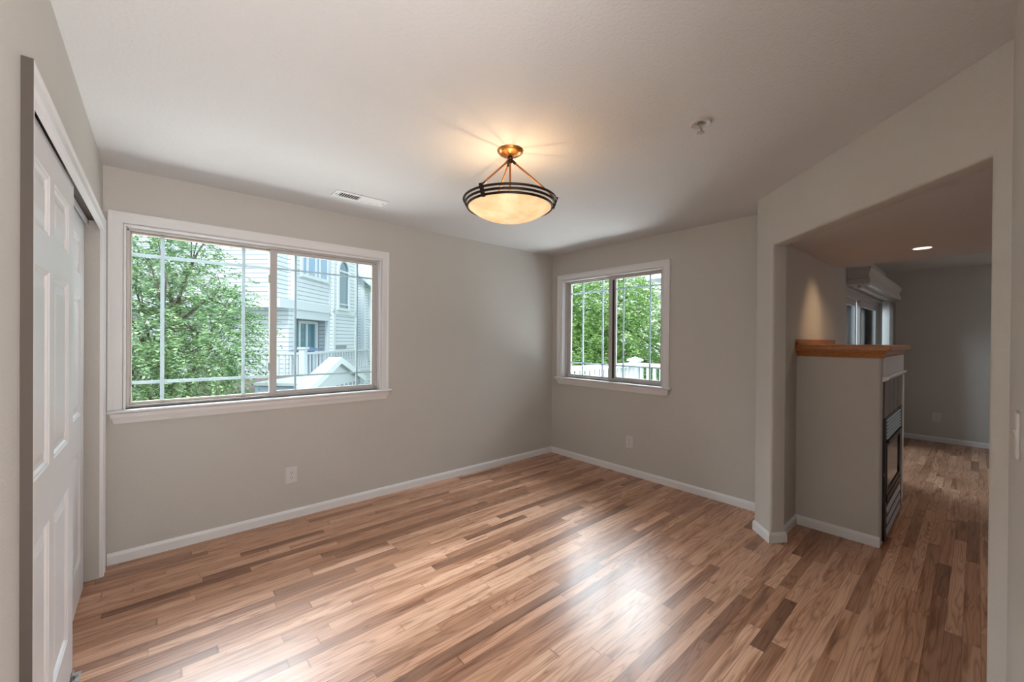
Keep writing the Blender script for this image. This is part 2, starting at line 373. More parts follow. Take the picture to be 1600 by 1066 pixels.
# stub between the east wall and the angled wall, header and right-hand pier: one angled wall
mb = MB()
mb.prism(round_poly([(PX, PY), (0.0, PY), (0.0, -2.575), (-0.36, -2.575), (-0.402, -2.612), wc(0.20)], [0.012, 0, 0, 0, 0.012, 0.02]), 0, H)
poly = [wc(1.560), wc(1.632), (-1.511, -3.676), (-1.40, -3.676), wc(1.56, 0.115)]
mb.prism(round_poly(poly, [0.02, 0, 0, 0, 0]), 0, H)
# header: rounded lower edges, extruded along the opening
HB = 2.067; r = 0.018
prof = [(0, H), (0, HB + r)] + [(r - r * math.cos(a), HB + r - r * math.sin(a)) for a in (PI / 8, PI / 4, 3 * PI / 8)] + [(r, HB), (0.115 - r, HB)] + \
       [(0.115 - r + r * math.sin(a), HB + r - r * math.cos(a)) for a in (PI / 8, PI / 4, 3 * PI / 8)] + [(0.115, HB + r), (0.115, H)]
n = len(prof); vs = [(*wc(0.1795, t), z) for t, z in prof] + [(*wc(1.5805, t), z) for t, z in prof]
mb.add(vs, [tuple(range(n)), tuple(range(n, 2 * n))[::-1]] + [(i, (i + 1) % n, n + (i + 1) % n, n + i) for i in range(n)])
o = mb.build('wall_southeast', 'wall_paint', smooth=True); struct(o, 'angled greige wall with the wide cased opening to the living room', 'wall')
struct(MB().prism([(-2.95, -3.676), (-1.512, -3.676), (-1.512, -3.562), (-2.95, -3.562)], 0, H).build('wall_south', 'wall_paint'), 'greige wall at the far right edge carrying the light switch', 'wall')
# west wall with closet opening
CY0, CY1, CZ, CH = -1.932, -0.155, 2.068, 2.010
mb = MB(); mb.box(XW - 0.115, XW, -8.15, CY0, 0, H); mb.box(XW - 0.115, XW, CY1, 0.0, 0, H); mb.box(XW - 0.115, XW, CY0, CY1, CZ, H)
mb.box(-4.75, XW - 0.115, CY1, 0.0, 0, H); mb.box(-4.75, XW - 0.115, -2.2, CY0 - 0.1, 0, H); mb.box(-4.75, -4.68, -2.2, 0, 0, H)
struct(mb.build('wall_west', 'wall_paint'), 'greige wall with the closet opening at the left', 'wall')
# kitchen shell behind the camera
mb = MB(); mb.box(-3.962, -1.40, -8.15, -7.2, 0, H); mb.box(-1.5, -1.40, -7.2, -3.676, 0, H)
struct(mb.build('wall_kitchen', 'wall_paint'), 'plain wall behind the photographer', 'wall')
# living room
wall_with_hole('wall_living_north', 'x', 0.0, 4.72, -2.575, -2.425, (1.80, 4.22, 0.0, 1.97), 'living room wall with the sliding glass door')
struct(MB().box(4.57, 4.72, -8.15, -2.575, 0, H).build('wall_living_east', 'wall_paint'), 'far wall of the living room', 'wall')
struct(MB().box(-1.40, 4.57, -8.15, -8.0, 0, H).build('wall_living_south', 'wall_paint'), 'south wall of the living room', 'wall')
struct(MB().prism([wc(0.26, 0.117), (-0.36, -2.577), (1.22, -2.577), (1.22, -8.0), (-1.398, -8.0), (-1.398, -3.66)], 2.115, H).build('ceiling_living', 'ceiling_paint'), 'lowered ceiling just inside the living room', 'ceiling')

# baseboards
BBP = [(0, 0), (0.013, 0), (0.013, 0.052), (0.009, 0.062), (0.004, 0.070), (0, 0.070)]
def base(name, path, label, flip=False):
    prof = [(-a, b) for a, b in BBP] if flip else BBP
    struct(MB().sweep([(*p, 0.0) for p in path], (0, 0, 1), prof).build(name, 'trim_paint'), label, 'baseboard')
base('baseboard_north', [(-3.94, 0.0), (0.0, 0.0)], 'white baseboard under the wide window', True)
base('baseboard_east', [(0.0, 0.0), (0.0, PY)], 'white baseboard under the smaller window', True)
base('baseboard_southeast', [(0.0, PY), (PX, PY), wc(0.20), (-0.402, -2.612), (-0.36, -2.575), (0.0, -2.575), (0.0, -3.062)], 'white baseboard wrapping the angled wall end and fireplace side', True)
base('baseboard_south', [wc(1.56, 0.05), wc(1.56), wc(1.632), (-2.95, -3.562)], 'white baseboard below the light switch', True)
base('baseboard_west', [(XW, -1.99), (XW, -7.2)], 'white baseboard beside the closet', False) if False else base('baseboard_west', [(XW, -7.2), (XW, -1.99)], 'white baseboard beside the closet', True)
base('baseboard_living_east', [(4.57, -2.575), (4.57, -8.0)], 'white baseboard along the far living room wall', True)

# ================================================================ windows
def window(name, T, L, z0, z1, label, slider_right=True):
    """T maps (a along wall from left as seen from inside, d towards the room, z) to the world; opening 0..L"""
    c = T(0, 0, 0); root = empty(name, (0, 0, 0), label, 'window', kind='structure')
    def bx(mb, a0, a1, d0, d1, q0, q1): return mb.box(a0, a1, d0, d1, q0, q1, T)
    # casing on three sides (a mitred moulding) -- path up, across, down
    pr = [(0.004, 0), (0.004, 0.013), (0.012, 0.017), (0.05, 0.014), (0.060, 0.019), (0.070, 0.019), (0.072, 0.0)]
    mb = MB(); path = [(0, z0 - 0.012), (0, z1), (L, z1), (L, z0 - 0.012)]; vs = []; k = len(pr)
    for i, (a, z) in enumerate(path):
        sa = -1 if i < 2 else 1; sz = 1 if i in (1, 2) else 0
        for w, d in pr: vs.append(T(a + sa * w, d, z + sz * w))
    fs = [(i * k + t, (i + 1) * k + t, (i + 1) * k + (t + 1) % k, i * k + (t + 1) % k) for i in range(3) for t in range(k)] + [tuple(range(k)), tuple(range(3 * k, 4 * k))]
    mb.add(vs, fs); mb.build('casing', 'trim_paint', root)
    # jamb extension lining
    mb = MB(); bx(mb, 0.0, 0.010, -0.06, 0.012, z0, z1); bx(mb, L - 0.010, L, -0.06, 0.012, z0, z1); bx(mb, 0.010, L - 0.010, -0.06, 0.012, z1 - 0.010, z1)
    mb.build('jamb', 'trim_paint', root)
    # stool (sill) with rounded nose and horns, apron beneath
    mb = MB(); pr = [(-0.06, -0.02), (0.035, -0.02), (0.043, -0.016), (0.046, -0.009), (0.043, -0.003), (0.035, 0.0), (-0.06, 0.0)]
    vs = [T(a, min(d, 0.046), z0 + z) for a in (-0.001, L + 0.001) for d, z in pr]; n = len(pr)
    mb.add(vs, [tuple(range(n)), tuple(range(n, 2 * n))[::-1]] + [(i, (i + 1) % n, n + (i + 1) % n, n + i) for i in range(n)])
    pr2 = [(0.001, -0.02), (0.035, -0.02), (0.043, -0.016), (0.046, -0.009), (0.043, -0.003), (0.035, 0.0), (0.001, 0.0)]
    hl = HORN_L if name == 'window_1' else 0.085
    for a0, a1 in ((-hl, 0.0), (L, L + 0.092)):
        vs = [T(a, d, z0 + z) for a in (a0, a1) for d, z in pr2]
        mb.add(vs, [tuple(range(n)), tuple(range(n, 2 * n))[::-1]] + [(i, (i + 1) % n, n + (i + 1) % n, n + i) for i in range(n)])
    mb.build('window_sill', 'trim_paint', root)
    mb = MB(); pr = [(0.001, -0.022), (0.030, -0.022), (0.026, -0.045), (0.016, -0.065), (0.010, -0.085), (0.001, -0.085)]
    vs = []
    for side, a, sgn in ((0, -0.06 if name == 'window_1' else -0.07, 1), (1, L + 0.072, -1)):
        vs += [T(a + sgn * (0.030 - d) * 0.9, d, z0 + z) for d, z in pr]
    n = len(pr); mb.add(vs, [tuple(range(n)), tuple(range(n, 2 * n))[::-1]] + [(i, (i + 1) % n, n + (i + 1) % n, n + i) for i in range(n)])
    mb.build('apron', 'trim_paint', root)
    # vinyl frame
    fo = 0.010; fw = 0.016
    mb = MB()
    for a0, a1, q0, q1 in ((fo, fo + fw, z0, z1 - 0.01), (L - fo - fw, L - fo, z0, z1 - 0.01), (fo + fw, L - fo - fw, z0, z0 + fw), (fo + fw, L - fo - fw, z1 - 0.01 - fw, z1 - 0.01)):
        bx(mb, a0, a1, -0.125, -0.045, q0, q1)
    mb.build('window_frame', 'white_vinyl' if slider_right else 'vinyl', root, bevel=0.002)
    return root, bx
def sash(root, bx, a0, a1, q0, q1, d0, d1, w, mname, gl, bars_a, bars_z, wl_=None, wr_=None, bw=0.014, wt=None, wb=None, mm='muntin_shaded'):
    wl_ = wl_ or w; wr_ = wr_ or w; wt = wt or w; wb = wb or w
    mb = MB(); bx(mb, a0, a0 + wl_, d0, d1, q0, q1); bx(mb, a1 - wr_, a1, d0, d1, q0, q1); bx(mb, a0 + wl_, a1 - wr_, d0, d1, q0, q0 + wb); bx(mb, a0 + wl_, a1 - wr_, d0, d1, q1 - wt, q1)
    s = mb.build('sash', mname, root, bevel=0.003)
    dm = (d0 + d1) / 2
    mb = MB()
    for a in bars_a: bx(mb, a - bw / 2, a + bw / 2, dm - 0.004, dm + 0.004, q0 + wb, q1 - wt)
    for z in bars_z:
        cuts = [a0 + wl_] + sorted(bars_a) + [a1 - wr_]
        for i in range(len(cuts) - 1):
            c0 = cuts[i] + (bw / 2 if i else 0); c1 = cuts[i + 1] - (bw / 2 if i < len(cuts) - 2 else 0)
            bx(mb, c0, c1, dm - 0.004, dm + 0.004, z - bw / 2, z + bw / 2)
    mb.build('muntin', mm, s)
    mb = MB(); bx(mb, a0 + wl_, a1 - wr_, dm + 0.009, dm + 0.011, q0 + wb, q1 - wt); mb.build('pane', 'glass', s)
    return s
HORN_L = 0.070
# wide window, north wall: a = x from the opening's left, room towards -y
LA = WA[1] - WA[0]
TA = lambda a, d, z: (WA[0] + a, -d, z)
root, bx = window('window_1', TA, LA, WA[2], WA[3], 'wide sliding window with white casing beside the closet', True)
bx0 = WA[0]
sash(root, bx, 0.026, 0.826, 0.964, 2.073, -0.105, -0.075, 0.02, 'vinyl', 'glass', [-3.687 - bx0, -3.232 - bx0], [1.103, 1.932], wl_=0.008, wr_=0.022, wt=0.012, wb=0.018, bw=0.021, mm='muntin')
s = sash(root, bx, 0.803, LA - 0.026, 0.964, 2.073, -0.072, -0.047, 0.035, 'white_vinyl', 'glass', [-2.890 - bx0, -2.406 - bx0], [1.103, 1.932], wl_=0.046, wr_=0.034, wt=0.024, wb=0.030)
mb = MB(); bx(mb, 0.797, 0.803, -0.085, -0.050, 1.15, 1.21); mb.build('latch', 'steel', s); mb = MB(); bx(mb, 0.797, 0.803, -0.085, -0.050, 1.82, 1.88); mb.build('latch', 'steel', s)
for a, z in ((LA - 0.036, 2.06), (LA - 0.036, 0.976), (0.018, 2.078)):
    m0 = MB().lathe([(0, 0.003), (0.005, 0.003), (0.005, 0)], (0, 0, 0), 10)
    MB().add([TA(a + p[0], -0.045 + p[2], z + p[1]) for p in m0.v], m0.f).build('screw', 'screw', root)
# smaller window, east wall: a runs from the corner (y=-0.165) towards -y, room towards -x
LB = WB[1] - WB[0]
TB = lambda a, d, z: (-d, WB[1] - a, z)
root, bx = window('window_2', TB, LB, WB[2], WB[3], 'smaller sliding window with white casing near the room corner', True)
sash(root, bx, 0.026, 0.690, 0.966, 2.086, -0.105, -0.075, 0.02, 'white_vinyl', 'glass', [0.413 - .165, 0.698 - .165], [1.124, 1.957], wl_=0.045, wr_=0.02, bw=0.020, wt=0.010, wb=0.020, mm='muntin')
sash(root, bx, 0.640, LB - 0.026, 0.966, 2.086, -0.072, -0.047, 0.035, 'white_vinyl', 'glass', [0.988 - .165, 1.302 - .165], [1.124, 1.957], wl_=0.096, wr_=0.028, wt=0.020, wb=0.034, bw=0.015)
mb = MB(); bx(mb, 0.690, 0.716, -0.0468, -0.0455, 0.985, 2.060); mb.build('groove_shade', 'slot_black', root)  # flat black strip painting the shade of the groove in the stile

# ================================================================ closet: casing, track, doors
pr = [(0.004, 0), (0.004, 0.014), (0.012, 0.020), (0.046, 0.017), (0.054, 0.021), (0.062, 0.021), (0.062, 0)]
mb = MB(); k = len(pr); vs = []
path = [(CY0, 0.0, 0, -1), (CY0, CH, 1, -1), (CY1, CH, 1, 1), (CY1, 0.0, 0, 1)]
for y, z, sz, sy in path:
    for w, d in pr: vs.append((XW + d, y + sy * w * (0.32 if sy < 0 else 1.2), z + sz * w * 1.2))
mb.add(vs, [(i * k + t, (i + 1) * k + t, (i + 1) * k + (t + 1) % k, i * k + (t + 1) % k) for i in range(3) for t in range(k)] + [tuple(range(k)), tuple(range(3 * k, 4 * k))])
struct(mb.build('trim_1', 'trim_paint'), 'white moulded casing around the closet opening', 'trim')
mb = MB(); mb.box(XW + 0.0002, XW + 0.0212, CY0 - 0.0210, CY0 - 0.0196, 0.0, CH + 0.0755); mb.build('casing_side_shade', 'shaded_edge', bpy.data.objects['trim_1'])  # thin dark sheet painting shade onto the casing's near side
mb = MB(); mb.box(XW - 0.100, XW - 0.012, CY0, CY1, CZ - 0.004, CZ); mb.box(XW - 0.049, XW - 0.046, CY0, CY1, CZ - 0.03, CZ - 0.004); mb.box(XW - 0.10, XW - 0.097, CY0, CY1, CZ - 0.03, CZ - 0.004)
rail = mb.build('trim_2', 'track_metal'); struct(rail, 'dark metal sliding door track under the closet header', 'door track')
mb = MB(); mb.box(XW - 0.0455, XW - 0.043, -1.04, CY1 - 0.06, CZ - 0.052, CZ - 0.018); mb.build('track_fascia', 'trim_paint', rail)

def closet_door(name, xf, y0, y1, z0, z1, label, mirror=False):
    """six-panel sliding door; the panelled face looks to +x"""
    w = y1 - y0; st = 0.118; mid = 0.074; pw = (w - 2 * st - mid) / 2
    cols = [(y0 + st, y0 + st + pw), (y1 - st - pw, y1 - st)]; rows = [(0.205, 0.807), (0.986, 1.607), (1.722, 1.914)]
    mb = MB()
    def q(ya, yb, za, zb, d=0): 
        mb.add([(xf + d, ya, za), (xf + d, yb, za), (xf + d, yb, zb), (xf + d, ya, zb)], [(0, 1, 2, 3)])
    ys = [y0, *cols[0], *cols[1], y1]; zs = [z0, *[z for r_ in rows for z in r_], z1]
    for i in range(5):
        for j in range(7):
            if i in (1, 3) and j in (1, 3, 5):
                ya, yb, za, zb = ys[i], ys[i + 1], zs[j], zs[j + 1]
                rings = [(0, 0), (0.004, -0.003), (0.009, -0.0035), (0.016, -0.010), (0.030, -0.010), (0.058, -0.003)]
                vs = []
                for t, d in rings: vs += [(xf + d, ya + t, za + t), (xf + d, yb - t, za + t), (xf + d, yb - t, zb - t), (xf + d, ya + t, zb - t)]
                fs = [(4 * r_ + c, 4 * r_ + (c + 1) % 4, 4 * r_ + 4 + (c + 1) % 4, 4 * r_ + 4 + c) for r_ in range(len(rings) - 1) for c in range(4)]
                n4 = 4 * (len(rings) - 1); fs.append((n4, n4 + 1, n4 + 2, n4 + 3)); mb.add(vs, fs)
            else: q(ys[i], ys[i + 1], zs[j], zs[j + 1])
    xb = xf - 0.033
    mb.add([(xf, y0, z0), (xf, y1, z0), (xf, y1, z1), (xf, y0, z1), (xb, y0, z0), (xb, y1, z0), (xb, y1, z1), (xb, y0, z1)],
           [(0, 4, 5, 1), (1, 5, 6, 2), (2, 6, 7, 3), (3, 7, 4, 0), (4, 7, 6, 5)])
    return struct(mb.build(name, 'door_paint', origin=(xf, (y0 + y1) / 2, z0)), label, 'door')
closet_door('door_1', XW - 0.010, -1.930, -1.030, 0.012, 2.022, 'white six-panel closet sliding door nearest the camera')
closet_door('door_2', XW - 0.055, -1.125, -0.247, 0.012, 2.030, 'white six-panel closet sliding door at the far end, behind the first')
g = empty('door_guide', (XW, -1.035, 0), 'small metal floor guide at the closet door edge', 'door guide')
mb = MB(); mb.box(XW - 0.004, XW + 0.016, -1.10, -1.035, 0.0, 0.003); mb.box(XW - 0.006, XW - 0.003, -1.09, -1.045, 0.003, 0.024); mb.build('bracket', 'steel', g)
mb = MB(); mb.tube([(XW + 0.002, -1.07, 0.003), (XW + 0.002, -1.07, 0.016)], 0.007, 12); mb.build('pin', 'steel', g)

# ================================================================ outlets, switch, vent, sprinkler
def outlet(T, label, group='wall outlets'):
    root = empty('electrical_outlet', T(0, 0, 0), label, 'outlet', group)
    w, h = 0.041, 0.063
    mb = MB(); fr = [(w, h, 0), (w, h, 0.003), (w - 0.004, h - 0.004, 0.0065)]
    vs = []
    for a, b, d in fr: vs += [T(-a, d, -b), T(a, d, -b), T(a, d, b), T(-a, d, b)]
    mb.add(vs, [(4 * r_ + c, 4 * r_ + (c + 1) % 4, 4 * r_ + 4 + (c + 1) % 4, 4 * r_ + 4 + c) for r_ in range(2) for c in range(4)] + [(8, 9, 10, 11), (3, 2, 1, 0)])
    mb.build('cover_plate', 'outlet_plastic', root)
    for z in (0.0195, -0.0195):
        mb = MB(); pts = [(0.0165 * math.cos(t) if True else 0, 0.0145 * math.sin(t)) for t in [i * PI / 8 for i in range(16)]]
        vs = [T(a, 0.0066, z + b) for a, b in pts] + [T(a, 0.0085, z + b) for a, b in pts]
        mb.add(vs, [tuple(range(16, 32)), tuple(range(16))[::-1]] + [(i, (i + 1) % 16, 16 + (i + 1) % 16, 16 + i) for i in range(16)])
        r_ = mb.build('receptacle', 'outlet_plastic', root)
        mb = MB()
        mb.box(-0.0075, -0.0050, 0.0086, 0.0090, z + 0.001, z + 0.009, T); mb.box(0.0050, 0.0075, 0.0086, 0.0090, z + 0.001, z + 0.009, T); mb.box(-0.0025, 0.0025, 0.0086, 0.0090, z - 0.010, z - 0.005, T)
        mb.build('slot', 'slot_black', r_)
    mb = MB(); mb.box(-0.002, 0.002, 0.0066, 0.0078, -0.002, 0.002, T); mb.build('screw', 'steel', root)
outlet(lambda a, d, z: (-2.927 + a, -d, 0.337 + z), 'white duplex outlet on the wall below the wide window')
outlet(lambda a, d, z: (-d, -1.112 - a, 0.337 + z), 'white duplex outlet on the wall below the smaller window')
outlet(lambda a, d, z: (4.57 - d, -3.116 - a, 0.347 + z), 'white duplex outlet low on the far living room wall')
sw = empty('light_switch', (-2.00, -3.562, 1.16), 'white light switch seen edge-on at the right edge', 'switch')
mb = MB(); mb.box(-2.04, -1.96, -3.562, -3.556, 1.10, 1.22); mb.build('cover_plate', 'outlet_plastic', sw, bevel=0.002)
mb = MB(); mb.add([(-2.006, -3.556, 1.148), (-1.994, -3.556, 1.148), (-1.994, -3.556, 1.172), (-2.006, -3.556, 1.172), (-2.006, -3.552, 1.166), (-1.994, -3.552, 1.166), (-1.994, -3.550, 1.172), (-2.006, -3.550, 1.172)],
                  [(0, 1, 2, 3), (4, 7, 6, 5), (0, 4, 5, 1), (1, 5, 6, 2), (2, 6, 7, 3), (3, 7, 4, 0)]); mb.build('toggle', 'outlet_plastic', sw)

v = empty('ceiling_vent', (-2.58, -0.475, H), 'white louvred air vent in the ceiling near the wide window', 'vent')
mb = MB(); x0, x1, y0, y1 = -2.77, -2.39, -0.545, -0.405; zb = H - 0.008
for a in ((x0, x1, y0, y0 + 0.028), (x0, x1, y1 - 0.028, y1), (x0, x0 + 0.035, y0 + 0.028, y1 - 0.028), (x1 - 0.035, x1, y0 + 0.028, y1 - 0.028), (-2.588, -2.572, y0 + 0.028, y1 - 0.028)):
    mb.box(*a, zb, H)
mb.build('vent_frame', 'trim_paint', v, bevel=0.002)
MB().box(x0 + 0.03, x1 - 0.03, y0 + 0.025, y1 - 0.025, H - 0.002, H - 0.0005).build('backing', 'slot_black', v)
for bank, (a0, a1, tilt) in enumerate(((-2.735, -2.588, 0.0016), (-2.572, -2.425, -0.008))):
    nn = 9
    for i in range(nn):
        xa = a0 + (a1 - a0) * (i + 0.5) / nn; t = 0.0045 if bank == 0 else -0.0055
        mb = MB(); mb.add([(xa - 0.0008 - t, y0 + 0.028, zb), (xa + 0.0008 - t, y0 + 0.028, zb), (xa + 0.0008 + t, y0 + 0.028, H - 0.002), (xa - 0.0008 + t, y0 + 0.028, H - 0.002),
                           (xa - 0.0008 - t, y1 - 0.028, zb), (xa + 0.0008 - t, y1 - 0.028, zb), (xa + 0.0008 + t, y1 - 0.028, H - 0.002), (xa - 0.0008 + t, y1 - 0.028, H - 0.002)],
                          [(0, 1, 2, 3), (4, 7, 6, 5), (0, 4, 5, 1), (1, 5, 6, 2), (2, 6, 7, 3), (3, 7, 4, 0)])
        mb.build('slat', 'trim_paint', v)
for x in (x0 + 0.017, x1 - 0.017): MB().lathe([(0, -0.0105), (0.004, -0.0095), (0.005, -0.008)], (x, -0.475, H), 10).build('screw', 'screw', v)

sp = empty('fire_sprinkler', (-1.766, -2.615, H), 'small pendant fire sprinkler with round escutcheon on the ceiling', 'sprinkler')
sc_ = (-1.766, -2.615, H)
MB().lathe([(0.022, -0.001), (0.024, -0.006), (0.042, -0.010), (0.047, -0.006), (0.048, 0)], sc_, 32).build('escutcheon', 'white_vinyl', sp, smooth=True)
MB().lathe([(0.0, -0.014), (0.012, -0.014), (0.013, -0.001)], sc_, 16).build('sprinkler_body', 'steel', sp, smooth=True)
for s_ in (-1, 1):
    MB().tube([(sc_[0] + s_ * 0.011, sc_[1], H - 0.013), (sc_[0] + s_ * 0.015, sc_[1], H - 0.026), (sc_[0] + s_ * 0.010, sc_[1], H - 0.040), (sc_[0] + s_ * 0.002, sc_[1], H - 0.047)], 0.0028, 8).build('frame_arm', 'steel', sp, smooth=True)
MB().tube([(sc_[0], sc_[1], H - 0.014), (sc_[0], sc_[1], H - 0.044)], 0.0025, 8).build('glass_bulb', 'brass', sp, smooth=True)
mb = MB(); mb.lathe([(0.0, -0.0495), (0.017, -0.0490), (0.017, -0.0475), (0.0, -0.0475)], sc_, 24); mb.build('deflector', 'steel', sp)

# ================================================================ ceiling lamp
LX, LY = -2.25, -1.79
lp = empty('pendant_lamp', (LX, LY, H), 'semi-flush bowl ceiling lamp with bronze rings and copper canopy, lit', 'ceiling lamp')
c = (LX, LY, H)
MB().lathe([(0.0, -0.034), (0.012, -0.034), (0.020, -0.030), (0.040, -0.027), (0.058, -0.020), (0.070, -0.009), (0.073, 0.0)], c, 48).build('canopy', 'copper', lp, smooth=True)
MB().lathe([(0.0, -0.070), (0.010, -0.068), (0.014, -0.060), (0.010, -0.050), (0.016, -0.044), (0.012, -0.034), (0.0, -0.034)], c, 24).build('hub', 'bronze', lp, smooth=True)
zr = 2.163
for i, (rr, dz) in enumerate(((0.252, 0.0), (0.243, -0.018), (0.233, -0.035))):
    pts = [(rr + 0.0065 * math.cos(t), dz + 0.0065 * math.sin(t)) for t in [k_ * PI / 4 for k_ in range(9)]]
    MB().lathe([(a, b) for a, b in pts], (LX, LY, zr), 72).build('ring', 'bronze', lp, smooth=True)
for k_ in range(3):
    a = math.radians(195 + 120 * k_); ca, sa = math.cos(a), math.sin(a)
    def P(r_, z): return (LX + r_ * ca, LY + r_ * sa, z)
    mb = MB(); w_ = 0.009
    for rA, zA, rB, zB in ((0.262, zr + 0.014, 0.240, zr - 0.045),):
        vs = []
        for rx, zx in ((rA + 0.003, zA), (rA - 0.012, zA), (rB - 0.010, zB), (rB + 0.004, zB)):
            for s_ in (-1, 1): x, y, z = P(rx, zx); vs.append((x - sa * w_ * s_, y + ca * w_ * s_, z))
        mb.add(vs, [(0, 2, 4, 6), (1, 7, 5, 3), (0, 1, 3, 2), (2, 3, 5, 4), (4, 5, 7, 6), (6, 7, 1, 0)])
    mb.build('clip', 'bronze', lp)
    MB().tube([P(0.018, H - 0.062), P(0.236, zr + 0.024)], 0.0052, 10).build('rod', 'dark_copper', lp, smooth=True)
    mb = MB(); mb.tube([P(0.010, H - 0.055), P(0.030, H - 0.074)], 0.0075, 10); mb.build('link', 'bronze', lp, smooth=True); mb = MB(); mb.tube([P(0.222, zr + 0.034), P(0.236, zr + 0.022), P(0.252, zr + 0.012)], 0.0062, 10); mb.build('link', 'bronze', lp, smooth=True)
prof = []
for i in range(17):
    t = i / 16 * math.radians(50); R_ = 0.236 / math.sin(math.radians(50)); prof.append((R_ * math.sin(t), -0.035 - (0.0) - (R_ * math.cos(t) - R_ * math.cos(math.radians(50)))))
# flatten to the bowl's depth
dep = -prof[0][1] - 0.035; prof = [(a, -0.030 - (-(b) - 0.035) * (0.082 / dep)) for a, b in prof]
inner = [(a * 0.985, b + 0.004) for a, b in prof[::-1]]
MB().lathe(prof + inner, (LX, LY, zr), 64).build('glass_bowl', 'alabaster', lp, smooth=True)
MB().tube([(LX, LY, H - 0.07), (LX, LY, zr + 0.02)], 0.0055, 12).build('stem', 'dark_copper', lp, smooth=True)
for k_ in range(2):
    a = math.radians(60 + 180 * k_); MB().lathe([(0, 0.0), (0.016, 0.004), (0.020, 0.02), (0.012, 0.04), (0.0, 0.045)], (LX + 0.06 * math.cos(a), LY + 0.06 * math.sin(a), zr - 0.035), 16).build('bulb', 'lit_lens', lp, smooth=True)
for k_ in range(2):
    a = math.radians(60 + 180 * k_)
    l = lamp('lamp_light', 'POINT', 1.6, (1.0, 0.66, 0.36), (LX + 0.06 * math.cos(a), LY + 0.06 * math.sin(a), zr + 0.022), shadow_soft_size=0.007); 

# ================================================================ living room things
FX0, FX1, FY0, FY1 = 0.0, 1.075, -3.062, -2.575
fp = empty('fireplace', (0.54, -2.82, 0), 'half-height fireplace block with oak mantel beyond the cased opening', 'fireplace')
mb = MB(); mb.prism(round_poly([(FX0, FY1), (FX0, FY0), (FX1, FY0), (FX1, FY1)], [0, 0.016, 0.016, 0]), 0, 1.300); mb.build('fireplace_body', 'wall_paint', fp, smooth=True)
MB().box(0.045, FX1 + 0.012, FY0 - 0.014, FY0 - 0.0005, 1.165, 1.296).build('frieze', 'trim_paint', fp)
mb = MB(); mb.sweep([(0.025, FY0 - 0.0, 1.13), (FX1 + 0.0, FY0 - 0.0, 1.13)], (0, 0, 1), [(0, 0), (-0.012, 0), (-0.018, 0.008), (-0.030, 0.014), (-0.036, 0.026), (-0.036, 0.034), (0, 0.034)][::-1]); mb.build('moulding', 'trim_paint', fp)
MB().box(0.075, 0.985, FY0 - 0.010, FY0 - 0.0005, 0.875, 1.128).build('tile_surround', 'slate_tile', fp)
for x in (0.30, 0.53, 0.76): MB().box(x - 0.003, x + 0.003, FY0 - 0.0108, FY0 - 0.0101, 0.875, 1.128).build('grout_line', 'slot_black', fp)
MB().box(0.99, FX1 + 0.004, FY0 - 0.020, FY0 - 0.0005, 0.09, 1.128).build('side_trim', 'trim_paint', fp, bevel=0.003)
mb = MB(); mb.box(0.075, 0.105, FY0 - 0.016, FY0 - 0.0005, 0.02, 0.874); mb.box(0.86, 0.985, FY0 - 0.016, FY0 - 0.0005, 0.02, 0.874); mb.box(0.105, 0.86, FY0 - 0.008, FY0 - 0.0005, 0.02, 0.874)
mb.box(0.105, 0.86, FY0 - 0.030, FY0 - 0.008, 0.70, 0.715); mb.box(0.105, 0.86, FY0 - 0.024, FY0 - 0.008, 0.285, 0.325)
mb.build('firebox_frame', 'black_metal', fp)
lv = MB().box(0.106, 0.86, FY0 - 0.012, FY0 - 0.0085, 0.717, 0.872).build('upper_louver', 'black_metal', fp)
for i in range(6):
    z = 0.725 + i * 0.0245
    mb = MB(); mb.add([(0.107, FY0 - 0.022, z), (0.858, FY0 - 0.022, z), (0.858, FY0 - 0.016, z + 0.010), (0.107, FY0 - 0.016, z + 0.010), (0.107, FY0 - 0.0215, z - 0.0025), (0.858, FY0 - 0.0215, z - 0.0025), (0.858, FY0 - 0.0155, z + 0.0075), (0.107, FY0 - 0.0155, z + 0.0075)],
                      [(0, 1, 2, 3), (4, 7, 6, 5), (0, 4, 5, 1), (1, 5, 6, 2), (2, 6, 7, 3), (3, 7, 4, 0)]); mb.build('slat', 'louver_metal', lv)
gd = MB().box(0.150, 0.815, FY0 - 0.013, FY0 - 0.0085, 0.355, 0.665).build('glass_door', 'firebox_glass', fp)
mb = MB()
for a in ((0.110, 0.150, 0.327, 0.699), (0.815, 0.858, 0.327, 0.699), (0.150, 0.815, 0.327, 0.355), (0.150, 0.815, 0.665, 0.699)): mb.box(a[0], a[1], FY0 - 0.020, FY0 - 0.0085, a[2], a[3])
mb.build('door_frame', 'black_metal', gd, bevel=0.002)
ll = MB().box(0.108, 0.858, FY0 - 0.014, FY0 - 0.0085, 0.045, 0.283).build('lower_louver', 'black_metal', fp)
for i in range(3):
    z = 0.06 + i * 0.075
    mb = MB(); mb.add([(0.109, FY0 - 0.024, z), (0.857, FY0 - 0.024, z), (0.857, FY0 - 0.018, z + 0.040), (0.109, FY0 - 0.018, z + 0.040), (0.109, FY0 - 0.0235, z - 0.004), (0.857, FY0 - 0.0235, z - 0.004), (0.857, FY0 - 0.0175, z + 0.036), (0.109, FY0 - 0.0175, z + 0.036)],
                      [(0, 1, 2, 3), (4, 7, 6, 5), (0, 4, 5, 1), (1, 5, 6, 2), (2, 6, 7, 3), (3, 7, 4, 0)]); mb.build('slat', 'louver_metal', ll)
